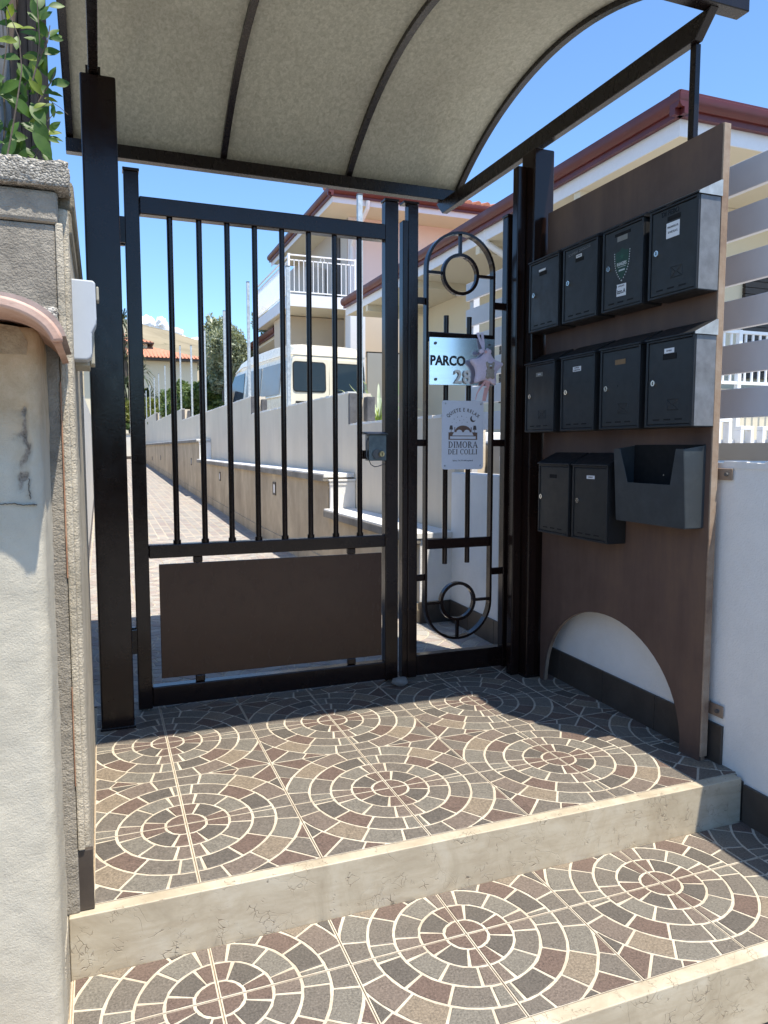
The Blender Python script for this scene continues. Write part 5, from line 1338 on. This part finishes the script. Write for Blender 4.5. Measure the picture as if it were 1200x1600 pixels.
def rail(b):
    z0_, z1_ = 4.86, 5.72
    for (xa, xb) in ((4.32, 5.98),):
        x = xa
        while x < xb: b.box(x, x+.015, 17.60, 17.615, z0_, z1_-.12); x += .118
        b.box(xa, xb, 17.595, 17.63, z1_-.03, z1_); b.box(xa, xb, 17.60, 17.622, z1_-.145, z1_-.12); b.box(xa, xb, 17.60, 17.622, z0_-.025, z0_)
        b.box(xa-.03, xa+.02, 17.585, 17.635, 4.7, z1_+.01); b.box(xb-.02, xb+.02, 17.585, 17.635, 4.7, z1_+.01)
        b.tube([(5.15+.05*math.cos(a), 17.61, z1_-.08+.05*math.sin(a)) for a in np.linspace(0, 2*math.pi, 14, endpoint=False)], .006, 5, closed=True)
    y = 17.64
    while y < 21.4: b.box(4.32, 4.335, y, y+.015, z0_, z1_-.12); y += .118
    b.box(4.315, 4.35, 17.636, 21.5, z1_-.03, z1_); b.box(4.32, 4.342, 17.636, 21.5, z1_-.145, z1_-.12); b.box(4.32, 4.342, 17.636, 21.5, z0_-.025, z0_)
mk('balcony_rail', M['white_paint'], rail, bal)
mk('lower_wall', M['beige'], lambda b: b.box(4.46, 16, 18.9, 19.9, 1.1, 4.5), h2)
mk('porch_soffit', M['house_cream'], lambda b: b.box(4.62, 6.5, 20.0, 27, 4.15, 4.25), h2)
mk('porch_gutter', M['fascia'], lambda b: eave_profile(b, 'Y', 4.60, 20.2, 26.6, 4.42, -1), h2, smooth=True)
mk('garage_wall', M['beige'], lambda b: (b.box(5.95, 16, 17.7, 18.4, 1.1, 4.5)), h2)
mk('garage_door', M['grey_door'], lambda b: (b.box(6.32, 8.3, 17.66, 17.699, 1.1, 3.50)), h2)
mk('door_shadow_gap', M['black'], lambda b: (b.box(6.30, 8.3, 17.66, 17.699, 3.501, 3.53)), h2)
mk('pillar', M['white_trim'], lambda b: (b.box(5.72, 6.10, 17.2, 17.6, 1.1, 4.49)), h2)
mk('small_window', M['shutter'], lambda b: b.box(5.62, 5.78, 18.85, 18.899, 3.35, 3.66), h2)
# distant house with orange roof
h3 = thing('house', 'distant cream house with orange tiled hip roof below the hill', 'house', (5, 64, 2))
mk('wall', M['house_cream'], lambda b: b.box(-1, 7.4, 61, 70, 1, 7.9), h3)
mk('eave', M['shutter'], lambda b: b.box(-1.8, 8.2, 60, 71, 7.9, 8.05), h3)
def tiled(b, x0, x1, y0, y1, z, h):
    hip_roof(b, x0, x1, y0, y1, z, h)
    n = int((x1-x0)/.28); w = (y1-y0)/2
    for k in range(n):
        x = x0+.14+k*.28; d = min(x-x0, x1-x, w); b.tube([(x, y0, z+.03), (x, y0+d, z+.03+h*d/w)], .06, 5, cap=False)
mk('roof', M['roof'], lambda b: tiled(b, -1.9, 8.3, 59.9, 71.1, 8.06, 1.6), h3)
mk('upper_roof', M['roof'], lambda b: (tiled(b, -2.0, 4.3, 63, 72, 9.6, 1.3)), h3)
mk('upper_wall', M['house_cream'], lambda b: b.box(-1.5, 3.8, 63.5, 71, 8.5, 9.55), h3)
mk('upper_eave', M['shutter'], lambda b: b.box(-2.0, 4.3, 63, 72, 9.5, 9.6), h3)
for (x0, x1, zz0, zz1) in ((1.9, 2.7, 4.6, 6.3), (5.4, 6.1, 4.6, 6.3), (-.3, .6, 4.6, 6.3)):
    f_ = mk('window', M['white_paint'], lambda b: b.box(x0, x1, 60.94, 60.999, zz0, zz1), h3); mk('pane', M['house_grey'], lambda b: b.box(x0+.08, x1-.08, 60.92, 60.939, zz0+.08, zz1-.08), f_)

# unseen hedge added behind the camera, dark for the gate enamel to reflect
hd = thing('reflection_hedge', 'long dark hedge on the far side of the street in front of the gate', 'hedge', (0, -9, -.36))
mk('core', M['bark'], lambda b: b.box(-30, 34, -9.6, -9.0, -.3, 1.75), hd)
leafcloud('foliage', M['citrus'], hd, [(x, -9.2, .75+.25*math.sin(x*1.3), 1.3, .55, 1.15) for x in np.arange(-30, 34, 1.6)], 26000, .16, 8)
# ------------------------------------------------------------------ van
van = thing('van', 'white panel van parked behind the grey wall, rear doors facing the gate', 'van', (0, 0, 0))
def vtransform(objs):
    mt = Matrix.Translation((3.27, 13.6, 1.14)) @ Matrix.Rotation(R(7.6), 4, 'Z')
    van.matrix_world = mt
def vprof(z):       # half-width shrink with height (tumblehome)
    return 0 if z < .95 else (z-.95)*.115
VL, VW, VH = 4.3, 1.72, 1.95
def vbody(b):
    st = [(0, .32), (0.0, .95), (.05, 1.55), (.10, 1.80), (.22, 1.93), (1.2, 1.97), (2.6, 1.96), (3.35, 1.88), (3.62, 1.76), (4.05, 1.02), (4.55, .86), (4.62, .35)]
    # cross-sections along the length
    secs = [(0.0, 1.78, .05), (.06, 1.88, .02), (.25, 1.95, 0), (1.2, 1.98, 0), (2.6, 1.96, 0), (3.2, 1.88, .0), (3.45, 1.72, .02), (4.0, 1.02, .04), (4.55, .88, .10), (4.62, .5, .14)]
    rings = []
    for (y, h, ins) in secs:
        r_ = []
        pts = [(ins, .30), (ins-.015 if h > 1 else ins, .70), (ins, min(h, .98)), (ins+vprof(min(h, 1.6)), min(h, 1.60)), (ins+vprof(min(h, 1.75))+.02, min(h-.02, 1.74)), (ins+.17, h-.025), (ins+.42, h)]
        full = pts+[(VW-a, c) for a, c in pts[::-1]]
        rings.append([(a, y, c) for a, c in full])
    n = len(rings[0]); vs = [v for r_ in rings for v in r_]
    fs = [(i*n+k, i*n+(k+1) % n, (i+1)*n+(k+1) % n, (i+1)*n+k) for i in range(len(rings)-1) for k in range(n)]
    fs += [list(range(n)), [(len(rings)-1)*n+k for k in range(n)]]
    b.add(vs, fs)
def vm(name, mat, fn, par=None, **k):
    b = MB(); fn(b); return b.build(name, mat, par or van, loc=(0, 0, 0), **k)
vm('body', M['van'], vbody, smooth=True, bevel=.012)
rlip = vm('roof_gutter', M['van'], lambda b: (b.tube([(.10, .02, 1.725), (.07, .3, 1.735), (.07, 2.8, 1.73), (.1, 3.4, 1.66)], .014, 6), b.tube([(VW-.10, .02, 1.725), (VW-.07, .3, 1.735), (VW-.07, 2.8, 1.73)], .014, 6), b.tube([(.10, .0, 1.725), (VW-.10, .0, 1.725)], .012, 6)), smooth=True)
for (xa, xb, hx) in ((.10, VW/2-.006, VW/2-.10), (VW/2+.006, VW-.10, VW/2+.10)):
    tl = .07
    dpts = [(xa-.05, .42), (xb if xa < .5 else xb+.05, .42), (xb if xa < .5 else xb+.05, .95), (xb if xa < .5 else xb-.02, 1.66), (xa+.02 if xa < .5 else xa, 1.66), (xa-.05 if xa < .5 else xa, .95)]
    d = vm('rear_door', M['van'], lambda b: b.prism(dpts, lambda x, z: (x, -.028+max(0, z-.95)*.035, z), lambda x, z: (x, -.002+max(0, z-.95)*.035, z)), bevel=.006)
    wx0, wx1 = (xa+.035, xb-.085) if xa < .5 else (xa+.085, xb-.035)
    vm('window_seal', M['rubber'], lambda b: b.prism(rrect(wx0-.02, wx1+.02, 1.03, 1.60, .07), lambda x, z: (x, -.034+max(0, z-.95)*.035, z), lambda x, z: (x, -.029+max(0, z-.95)*.035, z)), d)
    vm('window_glass', M['glass'], lambda b: b.prism(rrect(wx0, wx1, 1.05, 1.58, .055), lambda x, z: (x, -.037+max(0, z-.95)*.035, z), lambda x, z: (x, -.0345+max(0, z-.95)*.035, z)), d)
vm('door_handle', M['rubber'], lambda b: b.box(.16, .40, -.050, -.030, .80, .86), bevel=.006)
vm('lock_plate', M['rubber'], lambda b: b.box(VW/2+.03, VW/2+.14, -.046, -.030, .84, .96), bevel=.006)
for xx in (-.02, VW-.06): vm('tail_light', M['fascia'], lambda b: b.box(xx, xx+.08, -.02, .03, .45, .75), bevel=.01)
vm('bumper', M['rubber'], lambda b: b.box(0, VW, -.10, .02, .22, .40), bevel=.03)
for (ya, yb) in ((.40, 1.45), (1.52, 2.45)):
    P = [(ya, 1.0), (yb, 1.0), (yb, 1.60), (ya+.03, 1.60)]
    vm('side_panel', M['van_seal'], lambda b: b.prism(P, lambda y, z: (vprof(z)-.016, y, z), lambda y, z: (vprof(z)-.004, y, z)), bevel=.004)
vm('cab_window', M['glass'], lambda b: b.prism([(2.62, 1.0), (3.85, 1.0), (3.38, 1.58), (2.66, 1.60)], lambda y, z: (vprof(z)-.012, y, z), lambda y, z: (vprof(z)-.002, y, z)), bevel=.004)
vm('side_mirror', M['rubber'], lambda b: b.box(-.22, -.03, 3.35, 3.45, 1.02, 1.28), bevel=.02)
vm('waist_moulding', M['van'], lambda b: b.tube([(-.018, .12, .96), (-.018, 3.8, .96)], .016, 6), smooth=True)
for (xx, yy) in ((-.0, .85), (-.0, 3.75), (VW-.2, .85), (VW-.2, 3.75)):
    w_ = vm('wheel', M['rubber'], lambda b: b.tube([(xx, yy, .32), (xx+.2, yy, .32)], .32, 24), smooth=True); vm('rim', M['galv'], lambda b: b.tube([(xx-.006, yy, .32), (xx+.206, yy, .32)], .19, 18), w_)
van.location = (3.27, 13.6, 1.14); van.rotation_euler = (0, 0, R(7.6))
# teal tank seen over the low wall end
tk = thing('storage_tank', 'dark teal plastic tank with pale lid seen right of the white sign', 'tank', (2.75, 4.6, .9))
mk('body', M['teal'], lambda b: b.box(2.42, 3.5, 4.55, 5.1, .6, 1.10), tk, bevel=.03)
mk('lid', M['ink'], lambda b: b.box(2.40, 3.52, 4.53, 5.12, 1.102, 1.145), tk, bevel=.01)
mk('clear_cover', M['white_trim'], lambda b: b.box(2.45, 3.47, 4.57, 5.08, 1.147, 1.23), tk, bevel=.02)
cloud(112, 1500, 226, [(0, 0, 20), (-20, 8, 18), (-42, 6, 20), (22, -8, 17), (40, -16, 13), (-64, 0, 18), (4, 10, 15)])
cloud(196, 1500, 205, [(0, 0, 13), (-16, -2, 11), (16, -3, 11), (30, -8, 8), (-30, -8, 8)])
